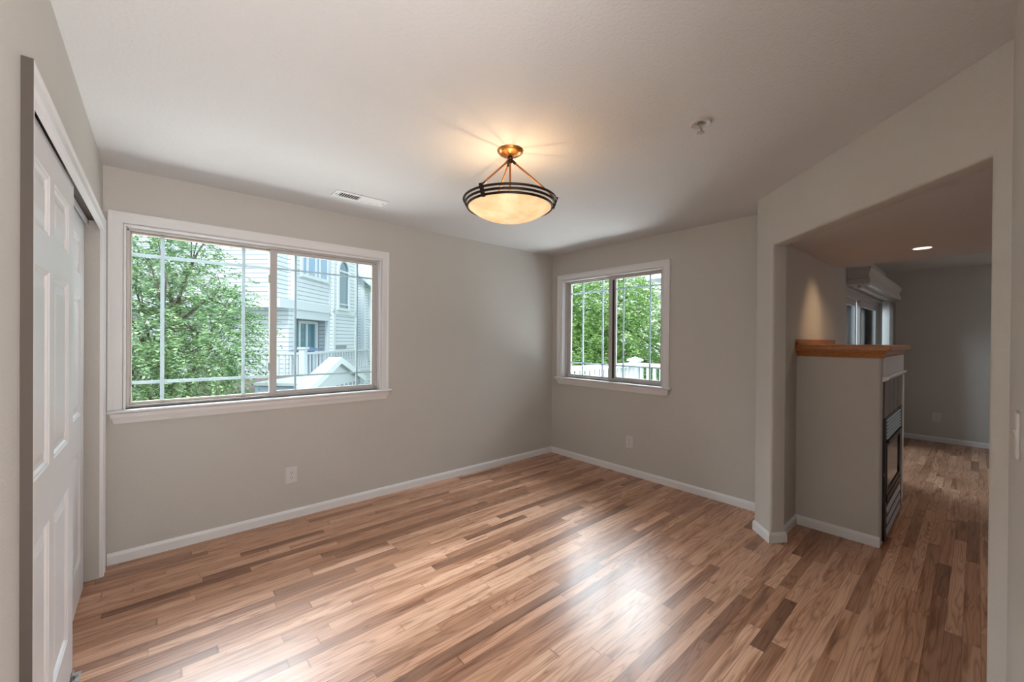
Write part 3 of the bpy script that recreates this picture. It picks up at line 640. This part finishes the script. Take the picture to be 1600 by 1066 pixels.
# mantel: crown, top board, ledge against the wall
mt = MB().box(-0.040, 1.185, -3.112, -2.5765, 1.340, 1.377).build('mantel', 'mantel_oak', fp, bevel=0.005)
mt['label'] = 'orange-brown oak mantel top'
mb = MB(); mb.sweep([(FX0, FY1 - 0.0015, 0), (FX0, FY0, 0), (FX1, FY0, 0), (FX1, FY1 - 0.0015, 0)], (0, 0, 1),
    [(0.0, 1.301), (-0.004, 1.289), (-0.008, 1.289), (-0.010, 1.300), (-0.016, 1.306), (-0.020, 1.318), (-0.027, 1.330), (-0.030, 1.332), (-0.030, 1.339), (0.05, 1.339), (0.05, 1.301)]); mb.build('crown_moulding', 'mantel_oak', mt)
mb = MB(); rp = [(-0.040, 1.377), (1.165, 1.377), (1.165, 1.405)] + [(1.165 - 0.012 + 0.012 * math.cos(t), 1.405 + 0.012 * math.sin(t)) for t in (0.5, 1.0, 1.57)] + [(-0.040, 1.417)]
n = len(rp); mb.add([(x, -2.598, z) for x, z in rp] + [(x, -2.5765, z) for x, z in rp], [tuple(range(n)), tuple(range(n, 2 * n))[::-1]] + [(i, (i + 1) % n, n + (i + 1) % n, n + i) for i in range(n)])
mb.build('back_ledge', 'mantel_oak', mt)

# recessed ceiling light
rl = empty('recessed_light', (0.63, -3.21, 2.115), 'small round recessed light, lit, in the lowered ceiling', 'ceiling light')
MB().lathe([(0.050, -0.001), (0.052, -0.006), (0.066, -0.004), (0.070, 0.0)], (0.63, -3.21, 2.115), 32).build('trim_ring', 'trim_paint', rl, smooth=True)
MB().lathe([(0.0, -0.0035), (0.050, -0.0035), (0.050, -0.001), (0.0, -0.001)], (0.63, -3.21, 2.115), 32).build('lens', 'lit_lens', rl)
lamp('recessed_light_beam', 'SPOT', 9, (1.0, 0.72, 0.45), (0.63, -3.21, 2.10), (0.0, 0.15, -1), spot_size=math.radians(125), spot_blend=0.7, shadow_soft_size=0.05)
lamp('recessed_wall_washer', 'SPOT', 7, (1.0, 0.66, 0.36), (0.45, -3.08, 2.09), (0.0, 0.95, -1), spot_size=math.radians(64), spot_blend=1.0, shadow_soft_size=0.05)

# sliding glass door
sd = empty('door_3', (3.0, -2.5, 0), 'white framed sliding glass door of the living room', 'door', kind='structure')
X0, X1, ZT = 1.80, 4.22, 1.97
mb = MB()
for a in ((X0, X0 + 0.05, 0.0, ZT), (X1 - 0.05, X1, 0.0, ZT), (X0 + 0.05, X1 - 0.05, ZT - 0.05, ZT), (X0 + 0.05, X1 - 0.05, 0.0, 0.03)): mb.box(a[0], a[1], -2.53, -2.43, a[2], a[3])
mb.build('door_frame', 'white_vinyl', sd)
for xa, xb, ya, yb in ((X0 + 0.05, 2.99, -2.475, -2.440), (2.92, X1 - 0.05, -2.522, -2.487)):
    mb = MB()
    for a in ((xa, xa + 0.07, 0.03, ZT - 0.05), (xb - 0.07, xb, 0.03, ZT - 0.05), (xa + 0.07, xb - 0.07, ZT - 0.12, ZT - 0.05), (xa + 0.07, xb - 0.07, 0.03, 0.13)): mb.box(a[0], a[1], ya, yb, a[2], a[3])
    p = mb.build('sliding_panel', 'white_vinyl', sd, bevel=0.003)
    ym = (ya + yb) / 2; MB().box(xa + 0.07, xb - 0.07, ym - 0.003, ym + 0.003, 0.13, ZT - 0.12).build('pane', 'dark_glass', p)
va = empty('valance', (3.04, -2.66, 1.99), 'two-tier off-white valance box above the sliding glass door', 'valance')
mb = MB(); mb.box(1.79, 4.30, -2.745, -2.576, 2.00, 2.175); mb.build('valance_board', 'blind_vinyl', va, bevel=0.003)
mb = MB()
pr = [(0, 0), (-0.012, 0.0), (-0.018, 0.012), (-0.018, 0.055), (-0.006, 0.068), (-0.004, 0.10), (-0.014, 0.13), (-0.026, 0.15), (-0.026, 0.175), (0, 0.175)]
mb.sweep([(1.789, -2.576, 2.00), (1.789, -2.746, 2.00), (4.301, -2.746, 2.00), (4.301, -2.576, 2.00)], (0, 0, 1), pr); mb.build('valance_moulding', 'blind_vinyl', va)
vb = empty('vertical_blind', (3.95, -2.66, 2.0), 'pale vertical blinds stacked at the far end of the sliding door', 'blinds')
MB().box(1.85, 4.25, -2.68, -2.65, 1.972, 1.998).build('headrail', 'blind_vinyl', vb)
for i in range(12):
    x = 3.78 + i * 0.058; t = math.radians(62)
    dx, dy = 0.044 * math.cos(t), 0.044 * math.sin(t); cx, cy = x, -2.665
    vs = []
    for z in (0.03, 1.970):
        for k_ in range(5):
            u = (k_ - 2) / 2; b_ = 0.006 * (1 - u * u)
            vs.append((cx + dx * u - dy / 0.044 * b_, cy + dy * u + dx / 0.044 * b_, z))
        for k_ in range(4, -1, -1):
            u = (k_ - 2) / 2; b_ = 0.006 * (1 - u * u) + 0.001
            vs.append((cx + dx * u - dy / 0.044 * b_, cy + dy * u + dx / 0.044 * b_, z))
    MB().add(vs, [tuple(range(10)), tuple(range(10, 20))[::-1]] + [(i_, (i_ + 1) % 10, 10 + (i_ + 1) % 10, 10 + i_) for i_ in range(10)]).build('slat', 'blind_vinyl', vb)

# ================================================================ outside
GZ = -3.0
struct(MB().prism([(-60, -60), (60, -60), (60, 60), (-60, 60)], GZ - 0.2, GZ).build('ground', 'ground'), 'lawn and paving outside, one storey below', 'ground')

# neighbouring townhouse in its own frame: s away from us along 45 deg, d towards the courtyard
HX, HY = -0.704, 9.642
def TH(s, d, z): return (HX + 0.7071 * s + 0.7071 * d, HY + 0.7071 * s - 0.7071 * d, z)
th = empty('townhouse', TH(1, -1, GZ), 'white clapboard townhouse with bay window, arched window and balcony', 'house')
mb = MB()
mb.box(-0.686, 3.75, -6.5, -0.21, 2.27, 7.2, TH)             # upper storey
mb.box(-0.25, 3.75, -6.5, -0.21 - 0.20, GZ, 2.27, TH)        # lower storey, set back for the porch
mb.box(-0.25, -0.02, -0.42, -0.02, 0.0, 2.27, TH)           # porch side wall
mb.box(2.04, 3.75, -0.41, 0.10, GZ, 7.2, TH)                # arched window bay
mb.build('clapboard_wall', 'siding_white', th)
mb = MB(); mb.box(0.0, 2.04, -0.21, 0.0, 2.27, 7.2, TH); mb.build('bay', 'siding_white', th)
mb = MB(); mb.box(0.0, 2.04, -0.409, -0.405, 0.0, 1.98, TH); mb.build('porch_wall', 'ext_porch_siding', th)
# white trim bands and corner boards
mb = MB()
mb.box(-0.70, 2.05, -0.22, 0.02, 2.24, 2.50, TH); mb.box(-0.70, -0.68, -6.5, -0.2, 2.24, 2.50, TH)
mb.box(2.03, 3.77, 0.10, 0.12, 2.24, 2.38, TH)
for s0, s1, d0, d1 in ((-0.02, 0.10, 0.0, 0.02), (1.94, 2.04, 0.0, 0.02), (-0.02, 0.0, -0.10, 0.0), (-0.70, -0.686, -0.33, -0.21), (2.03, 2.13, 0.10, 0.12), (3.64, 3.77, 0.10, 0.12)):
    mb.box(s0, s1, d0, d1, 0.0 if s0 > 2.0 else 2.5, 7.2, TH)
mb.box(2.0, 2.14, 0.10, 0.14, -3, 2.24, TH)
mb.box(-0.02, 2.04, -0.41, -0.02, 1.98, 2.24, TH); mb.box(1.94, 2.06, -0.14, -0.02, 0.0, 1.98, TH); mb.box(-0.02, 0.06, -0.10, -0.02, 0.0, 1.98, TH)
mb.build('trim_board', 'ext_trim', th)
def hwin(s0, s1, z0, z1, d, fr=0.09, gm='house_glass', mull=(), parent=th):
    w = MB()
    for a in ((s0, s0 + fr, z0, z1), (s1 - fr, s1, z0, z1), (s0 + fr, s1 - fr, z0, z0 + fr), (s0 + fr, s1 - fr, z1 - fr, z1)): w.box(a[0], a[1], d, d + 0.05, a[2], a[3], TH)
    for m_ in mull: w.box(m_ - 0.05, m_ + 0.05, d, d + 0.045, z0 + fr, z1 - fr, TH)
    f = w.build('window', 'ext_trim', parent)
    MB().box(s0 + fr, s1 - fr, d + 0.002, d + 0.02, z0 + fr, z1 - fr, TH).build('pane', gm, f)
hwin(0.26, 1.86, 3.24, 5.0, 0.0, 0.10, 'house_glass_blue', (0.60, 1.08, 1.30))
# arched window
w = MB(); s0, s1, zb, zs = 2.04 + 0.22, 2.04 + 1.10, 2.38, 3.78; sm = (s0 + s1) / 2; ro = (s1 - s0) / 2; ri = ro - 0.09
op = [(s0, zb), (s1, zb)] + [(sm + ro * math.cos(t), zs + ro * math.sin(t)) for t in [i * PI / 12 for i in range(13)]]
ip = [(s0 + 0.09, zb + 0.09), (s1 - 0.09, zb + 0.09)] + [(sm + ri * math.cos(t), zs + ri * math.sin(t)) for t in [i * PI / 12 for i in range(13)]]
n = len(op); vs = [TH(a, 0.17, z) for a, z in op] + [TH(a, 0.17, z) for a, z in ip] + [TH(a, 0.10, z) for a, z in op] + [TH(a, 0.10, z) for a, z in ip]
w.add(vs, [(i, (i + 1) % n, n + (i + 1) % n, n + i) for i in range(n)] + [(i, (i + 1) % n, 2 * n + (i + 1) % n, 2 * n + i) for i in range(n)] + [(n + i, n + (i + 1) % n, 3 * n + (i + 1) % n, 3 * n + i) for i in range(n)])
w.box(s0 + 0.09, s1 - 0.09, 0.11, 0.15, zs - 0.04, zs + 0.02, TH); w.box(s0 + 0.09, s1 - 0.09, 0.11, 0.15, zb + 0.20, zb + 0.24, TH)
aw = w.build('arched_window', 'ext_trim', th)
MB().add([TH(a, 0.115, z) for a, z in ip] + [TH(a, 0.102, z) for a, z in ip], [tuple(range(n)), tuple(range(n, 2 * n))]).build('pane', 'house_glass', aw)
# porch door under the bay
w = MB()
for a in ((0.80, 0.88, 0, 1.95), (1.20, 1.28, 0.05, 1.88), (1.74, 1.90, 0, 1.95), (0.88, 1.74, 1.86, 1.95)): w.box(a[0], a[1], -0.404, -0.35, a[2], a[3], TH)
w.box(0.42, 0.80, -0.409, -0.37, 0, 1.95, TH) if False else None
pd = w.build('patio_door', 'ext_trim', th); MB().box(0.3, 1.74, -0.404, -0.385, 0.04, 1.87, TH).build('pane', 'house_glass', pd)
MB().box(2.14, 3.0, 0.101, 0.106, 1.02, 1.16, TH).build('grey_band', 'grey_roof', th)  # flat grey band across the lower siding
# balcony with rail
bl = MB().box(-1.06, 2.0, -0.40, 0.93, 0.02, 0.28, TH).build('balcony', 'ext_white', th)
def rail_run(parent, T, a0, a1, ztop, zbot, pitch, bwid, mats='ext_white', depth=0.05, thick=0.09):
    m_ = MB(); m_.box(a0, a1, -depth, depth, ztop - 0.06, ztop, T); m_.build('top_rail', mats, parent)
    m_ = MB(); m_.box(a0, a1, -0.03, 0.03, zbot, zbot + 0.07, T); m_.build('bottom_rail', mats, parent)
    n_ = int((a1 - a0) / pitch)
    for i_ in range(n_):
        a = a0 + (i_ + 0.5) * (a1 - a0) / n_; MB().box(a - bwid / 2, a + bwid / 2, -0.02, 0.02, zbot + 0.07, ztop - 0.06, T).build('baluster', mats, parent)
rail_run(bl, lambda a, b, z: TH(a, 0.87 + b, z), -0.93, 3.1, 1.01, 0.33, 0.17, 0.05)
rail_run(bl, lambda a, b, z: TH(-1.0 + b, a, z), -2.2, 0.80, 1.01, 0.33, 0.17, 0.05)
mb = MB(); mb.box(-1.08, -0.93, 0.80, 0.95, 0.0, 1.10, TH); mb.box(-1.11, -0.90, 0.77, 0.98, 1.10, 1.15, TH); mb.build('post', 'ext_white', bl)
MB().box(2.0, 3.15, 0.12, 0.93, 0.02, 0.28, TH).build('floor_extension', 'ext_white', bl)
# peaked dark cover seen over the rail
um = empty('patio_umbrella', TH(0.1, 0.35, 0), 'low dark blue peaked cover showing above the townhouse balcony rail', 'patio cover')
mb = MB(); c0 = TH(0.1, 0.35, 1.15); mb.add([c0] + [TH(0.1 + a, 0.35 + b, 1.03) for a, b in ((-0.42, -0.3), (0.42, -0.3), (0.42, 0.3), (-0.42, 0.3))], [(0, 1, 2), (0, 2, 3), (0, 3, 4), (0, 4, 1), (4, 3, 2, 1)]); mb.build('canopy', 'navy_canvas', um)
MB().tube([TH(0.1, 0.35, 0.28), TH(0.1, 0.35, 1.04)], 0.03, 8).build('pole', 'grey_roof', um)

# garage wing with gable, lower left of the balcony
gw = empty('garage_wing', TH(-1.7, 0, GZ), 'pale blue garage wing with white gabled porch roof below the balcony', 'building')
mb = MB(); mb.box(-2.95, -0.45, 0.96, 2.05, GZ, 0.36, TH); mb.build('garage_wall', 'siding_blue', gw)
mb = MB(); mb.box(-3.02, -0.40, 0.96, 2.10, 0.36, 0.42, TH); mb.build('flat_roof', 'ext_white', gw)
sA, zA = -1.735, 0.93
def ridge(s, z, d0, d1, mb_): return [TH(s, d0, z), TH(s, d1, z)]
mb = MB()
for sa_, za_ in ((-3.12, 0.345), (-0.35, 0.345)):
    vs = []
    for s_, z_ in ((sA, zA), (sa_, za_), (sa_, za_ - 0.06), (sA, zA - 0.07)):
        vs += [TH(s_, 1.98, z_), TH(s_, 2.28, z_)]
    mb.add(vs, [(0, 2, 4, 6), (1, 7, 5, 3), (0, 1, 3, 2), (2, 3, 5, 4), (4, 5, 7, 6), (6, 7, 1, 0)])
mb.build('gable_roof', 'ext_white', gw)
mb = MB()
for sa_, za_ in ((-3.12, 0.345), (-0.35, 0.345)):
    vs = []
    for s_, z_ in ((sA, zA - 0.0), (sa_, za_), (sa_, za_ - 0.15), (sA, zA - 0.15)):
        vs += [TH(s_, 2.28, z_), TH(s_, 2.31, z_)]
    mb.add(vs, [(0, 2, 4, 6), (1, 7, 5, 3), (0, 1, 3, 2), (2, 3, 5, 4), (4, 5, 7, 6), (6, 7, 1, 0)])
mb.build('rake_board', 'ext_trim', gw)
mb = MB(); pts = [(-2.95, -0.35), (-0.5, -0.35), (-0.5, 0.36), (sA, zA - 0.08), (-2.95, 0.36)]
mb.add([TH(s_, 2.06, z_) for s_, z_ in pts] + [TH(s_, 2.20, z_) for s_, z_ in pts], [tuple(range(5))[::-1], tuple(range(5, 10))] + [(i, (i + 1) % 5, 5 + (i + 1) % 5, 5 + i) for i in range(5)]); mb.build('pediment', 'ext_white', gw)
for i in range(9):
    s_ = -2.5 + i * 0.23; MB().box(s_, s_ + 0.09, 2.201, 2.23, 0.14, 0.24, TH).build('dentil', 'grey_roof', gw)
w = MB()
for a in ((-0.62, -0.56, -0.55, 0.02), (-0.10, -0.04, -0.55, 0.02), (-0.56, -0.10, -0.04, 0.02)): w.box(-2.99, -2.955, a[0] + 1.75, a[1] + 1.75, a[2], a[3], TH)
wn_ = w.build('window', 'ext_trim', gw); MB().box(-2.97, -2.952, 1.18, 1.66, -0.55, -0.04, TH).build('pane', 'house_glass', wn_)

# second house farther away: gable end facing us
def TG(s, d, z): return (3.55 + 0.7071 * s + 0.7071 * d, 15.40 + 0.7071 * s - 0.7071 * d, z)
sh = empty('gabled_house', TG(2, -2, GZ), 'farther white clapboard house with sloping gable roof behind the townhouse', 'house')
mb = MB(); pts = [(-5.5, GZ), (0.0, GZ), (0.0, 4.15), (-2.75, 6.6), (-5.5, 4.15)]
mb.add([TG(0, d_, z_) for d_, z_ in pts] + [TG(7, d_, z_) for d_, z_ in pts], [tuple(range(5)), tuple(range(5, 10))[::-1]] + [(i, (i + 1) % 5, 5 + (i + 1) % 5, 5 + i) for i in range(5)]); mb.build('clapboard_wall', 'siding_white', sh)
mb = MB()
for da, za in ((0.45, 3.80), (-5.95, 3.80)):
    vs = []
    for d_, z_ in ((-2.75, 6.72), (da, za), (da, za + 0.2), (-2.75, 6.95)): vs += [TG(-0.4, d_, z_), TG(7.3, d_, z_)]
    mb.add(vs, [(0, 2, 4, 6), (1, 7, 5, 3), (0, 1, 3, 2), (2, 3, 5, 4), (4, 5, 7, 6), (6, 7, 1, 0)])
mb.build('roof', 'ext_trim', sh)
mb = MB(); mb.box(-0.02, 0.0, -0.14, 0.0, GZ, 4.1, TG); mb.box(-0.02, 0.12, 0.0, 0.02, GZ, 4.1, TG); mb.build('corner_board', 'ext_trim', sh)
for z0, z1 in ((2.3, 3.6), (0.3, 1.9)):
    w = MB()
    for a in ((0.5, 0.62, z0, z1), (1.4, 1.52, z0, z1), (0.62, 1.4, z0, z0 + 0.1), (0.62, 1.4, z1 - 0.1, z1)): w.box(a[0], a[1], 0.002, 0.06, a[2], a[3], TG)
    f_ = w.build('window', 'ext_trim', sh); MB().box(0.62, 1.4, 0.003, 0.03, z0 + 0.1, z1 - 0.1, TG).build('pane', 'house_glass', f_)
# brown outbuilding left of the garage wing
ob = empty('brown_outbuilding', TH(-2.2, -0.6, GZ), 'low brown building with white fascia behind the near tree', 'building')
MB().box(-2.95, -1.2, -2.2, 0.90, GZ, 0.05, TH).build('brick_wall', 'brown_brick', ob)
def slab(pa, pb, pc, pd_, th_, name, m_, parent):
    v_ = [TH(*p) for p in (pa, pb, pc, pd_)] + [TH(p[0], p[1], p[2] - th_) for p in (pa, pb, pc, pd_)]
    return MB().add(v_, [(0, 1, 2, 3), (4, 7, 6, 5), (0, 4, 5, 1), (1, 5, 6, 2), (2, 6, 7, 3), (3, 7, 4, 0)]).build(name, m_, parent)
slab((-3.05, -2.3, -0.02), (-3.05, 0.92, 0.16), (-1.15, 0.92, 0.40), (-1.15, -2.3, 0.22), 0.05, 'roof', 'brown_roof', ob)
slab((-3.09, -2.3, -0.04), (-3.09, 0.94, 0.14), (-3.05, 0.94, 0.14), (-3.05, -2.3, -0.04), 0.14, 'fascia', 'ext_white', ob)

# our own deck outside the smaller window
dk = empty('deck', (1.3, -1.0, 0), 'white railed deck outside the smaller window', 'deck')
MB().box(0.16, 2.52, -2.42, 0.42, -0.20, -0.04).build('deck_floor', 'deck_boards', dk)
rail_run(dk, lambda a, b, z: (a, 0.36 + b, z), 0.16, 2.38, 1.015, 0.06, 0.115, 0.045, depth=0.07)
rail_run(dk, lambda a, b, z: (2.45 + b, a, z), -2.40, 0.29, 1.015, 0.06, 0.115, 0.045, depth=0.07)
MB().box(2.38, 2.52, 0.29, 0.43, -0.04, 1.05).build('post', 'ext_white', dk)
mb = MB(); mb.box(2.35, 2.55, 0.26, 0.46, 1.05, 1.075); mb.add([(2.36, 0.27, 1.075), (2.54, 0.27, 1.075), (2.54, 0.45, 1.075), (2.36, 0.45, 1.075), (2.45, 0.36, 1.12)], [(0, 1, 4), (1, 2, 4), (2, 3, 4), (3, 0, 4), (3, 2, 1, 0)]); mb.build('post_cap', 'ext_white', dk)
cv = empty('porch_cover', (4.2, -1.0, 2.47), 'white porch roof overhang at the top right of the smaller window', 'porch roof')
MB().box(2.75, 6.2, -2.40, 0.30, 2.47, 2.55).build('soffit', 'ext_white', cv)
MB().box(2.75, 6.2, 0.30, 0.34, 2.45, 2.66).build('fascia', 'ext_trim', cv)
MB().box(6.0, 6.14, 0.10, 0.24, GZ, 2.47).build('post', 'ext_white', cv)
nb = empty('sided_shed', (7.6, 1.2, GZ), 'pale blue sided building at the right edge of the smaller window', 'building')
MB().box(6.55, 9.0, 0.5, 2.02, GZ, 2.55).build('shed_wall', 'siding_blue', nb)
mb = MB(); mb.prism([(6.4, 2.5), (9.15, 2.5), (9.15, 2.62), (7.775, 3.5), (6.4, 2.62)], 0.4, 2.15, lambda x, z, y: (x, y, z)); mb.build('roof', 'grey_roof', nb)

# ================================================================ trees
def leaf_cloud(mb, centres, n_twig, twig_len, leaf, per, droop=0.35):
    V = []; F = []
    rnd = random.random; g = random.gauss
    for _ in range(n_twig):
        c_, rad, zr_ = random.choice(centres)
        # point in the crown's outer shell
        while True:
            p = Vector((g(0, 1), g(0, 1), g(0, 1)))
            if p.length > 1e-3: break
        p.normalize(); k = 0.35 + 0.65 * rnd() ** 0.6
        out = Vector((p.x, p.y, p.z * 0.5)).normalized()
        base_ = Vector(c_) + Vector((p.x * rad * k, p.y * rad * k, p.z * zr_ * k))
        dr = (out + Vector((g(0, .4), g(0, .4), g(0, .3) - droop * 0.4))).normalized(); L_ = twig_len * (0.6 + 0.8 * rnd())
        side = dr.cross(Vector((0, 0, 1)));
        if side.length < 0.1: side = Vector((1, 0, 0))
        side.normalize()
        for i in range(per):
            t = (i + 0.5) / per; q = base_ + dr * L_ * t + Vector((0, 0, -droop * L_ * t * t))
            sg = 1 if i % 2 else -1
            ld = (side * sg * 0.9 + dr * 0.6 + Vector((g(0, .25), g(0, .25), g(-0.15, .3)))).normalized(); l_ = leaf * (0.7 + 0.6 * rnd())
            wv = ld.cross(Vector((g(0, .5), g(0, .5), 1))).normalized() * l_ * 0.27
            up = Vector((0, 0, -0.12 * l_))
            b0 = len(V); tip = q + ld * l_; m1 = q + ld * l_ * 0.45
            V.extend([tuple(q), tuple(m1 + wv + up), tuple(tip), tuple(m1 - wv + up)])
            F.append((b0, b0 + 1, b0 + 2)); F.append((b0, b0 + 2, b0 + 3))
    mb.add(V, F)
def branches(mb, base_, top, r0, centres, nb):
    base_ = Vector(base_); top = Vector(top); pts = [base_ + (top - base_) * t + Vector((random.gauss(0, .05), random.gauss(0, .05), 0)) * (1 if 0 < t < 1 else 0) for t in (0, .25, .5, .75, 1)]
    mb.tube(pts, [r0, r0 * .9, r0 * .75, r0 * .55, r0 * .3], 9)
    for i in range(nb):
        c_, rad, zr_ = centres[i % len(centres)]; t = 0.45 + 0.5 * random.random(); s_ = base_ + (top - base_) * t
        a = random.random() * 2 * PI; e = Vector(c_) + Vector((math.cos(a) * rad * 0.9, math.sin(a) * rad * 0.9, random.uniform(-.6, .7) * zr_))
        m1 = s_ * 0.6 + e * 0.4 + Vector((0, 0, 0.18)); m2 = s_ * 0.25 + e * 0.75 + Vector((random.gauss(0, .1), random.gauss(0, .1), 0.1))
        mb.tube([s_, m1, m2, e], [r0 * .42, r0 * .28, r0 * .16, r0 * .06], 6)
        for j in range(3):
            f_ = m2 + Vector((random.gauss(0, .4), random.gauss(0, .4), random.gauss(0, .3))); mb.tube([m1 * .5 + m2 * .5, (m2 + f_) / 2, f_], [r0 * .14, r0 * .09, r0 * .04], 5)
def tree(base_, top, r0, centres, ntw, tl, leaf, per, m_leaf, label, nb=14, droop=0.35, cat='tree', name='tree', group=None):
    t = empty(name, base_, label, cat, group)
    mb = MB(); branches(mb, base_, top, r0, centres, nb); mb.build('trunk', 'bark', t, smooth=True)
    mb = MB(); leaf_cloud(mb, centres, ntw, tl, leaf, per, droop)
    me = bpy.data.meshes.new('foliage'); w = wloc(t); me.from_pydata([(p[0] - w[0], p[1] - w[1], p[2] - w[2]) for p in mb.v], [], mb.f); me.materials.append(M[m_leaf])
    o = bpy.data.objects.new('foliage', me); COL.objects.link(o); o.parent = t; o['kind'] = 'stuff'
    return t
tree((-3.75, 4.75, GZ), (-3.55, 5.0, 2.2), 0.085, [((-3.65, 5.0, 1.85), 1.2, 1.3), ((-3.1, 4.75, 1.45), 0.8, 0.8), ((-4.5, 4.9, 1.5), 1.2, 1.5), ((-3.6, 5.0, 0.8), 0.95, 0.6), ((-3.95, 4.9, 3.0), 1.0, 0.9)],
     3000, 0.34, 0.056, 16, 'elm_leaf', 'leafy green tree close outside the left half of the wide window', nb=22)
for i, (bx_, by_, rr, lab) in enumerate((
        (5.6, 6.4, 1.7, 'bright green tree at the left of the smaller window view'),
        (7.6, 4.6, 1.8, 'bright green tree at the right of the smaller window view'),
        )):
    cs = [((bx_, by_, 2.2), rr, 1.7), ((bx_ + 0.8, by_ - 0.7, 1.2), rr * 0.8, 1.2), ((bx_ - 0.7, by_ + 0.6, 1.0), rr * 0.8, 1.2), ((bx_ + 0.1, by_, 3.6 if i == 0 else 3.0), rr * 0.75, 1.1)]
    tree((bx_, by_, GZ), (bx_ + 0.2, by_, 2.6), 0.09, cs, 2200, 0.5, 0.10, 14, 'bright_leaf', lab, nb=14)
cs = [((9.2, 8.2, 1.5), 2.6, 2.2), ((11.5, 5.8, 1.0), 2.6, 2.3), ((7.5, 10.5, 1.4), 2.4, 2.2)]
tree((9.5, 8.0, GZ), (9.5, 8.0, 2.0), 0.2, cs, 2000, 0.7, 0.16, 13, 'bright_leaf', 'broad green tree farther back beyond the deck', nb=14)
cs = [((3.7, 13.2, -0.6), 0.7, 0.9), ((4.2, 12.6, -0.9), 0.6, 0.7)]
tree((3.9, 13.0, GZ), (3.9, 13.0, -0.6), 0.05, cs, 120, 0.35, 0.10, 12, 'elm_leaf', 'small shrub between the two clapboard houses', nb=5, cat='shrub', name='shrub')
cs = [((-9.5, 17.0, 2.0), 3.0, 3.5), ((-11.5, 14.0, 1.5), 3.0, 3.0)]
tree((-10.5, 15.5, GZ), (-10.5, 15.5, 3.0), 0.25, cs, 900, 0.8, 0.17, 12, 'elm_leaf', 'distant green tree beyond the near leafy tree', nb=12)
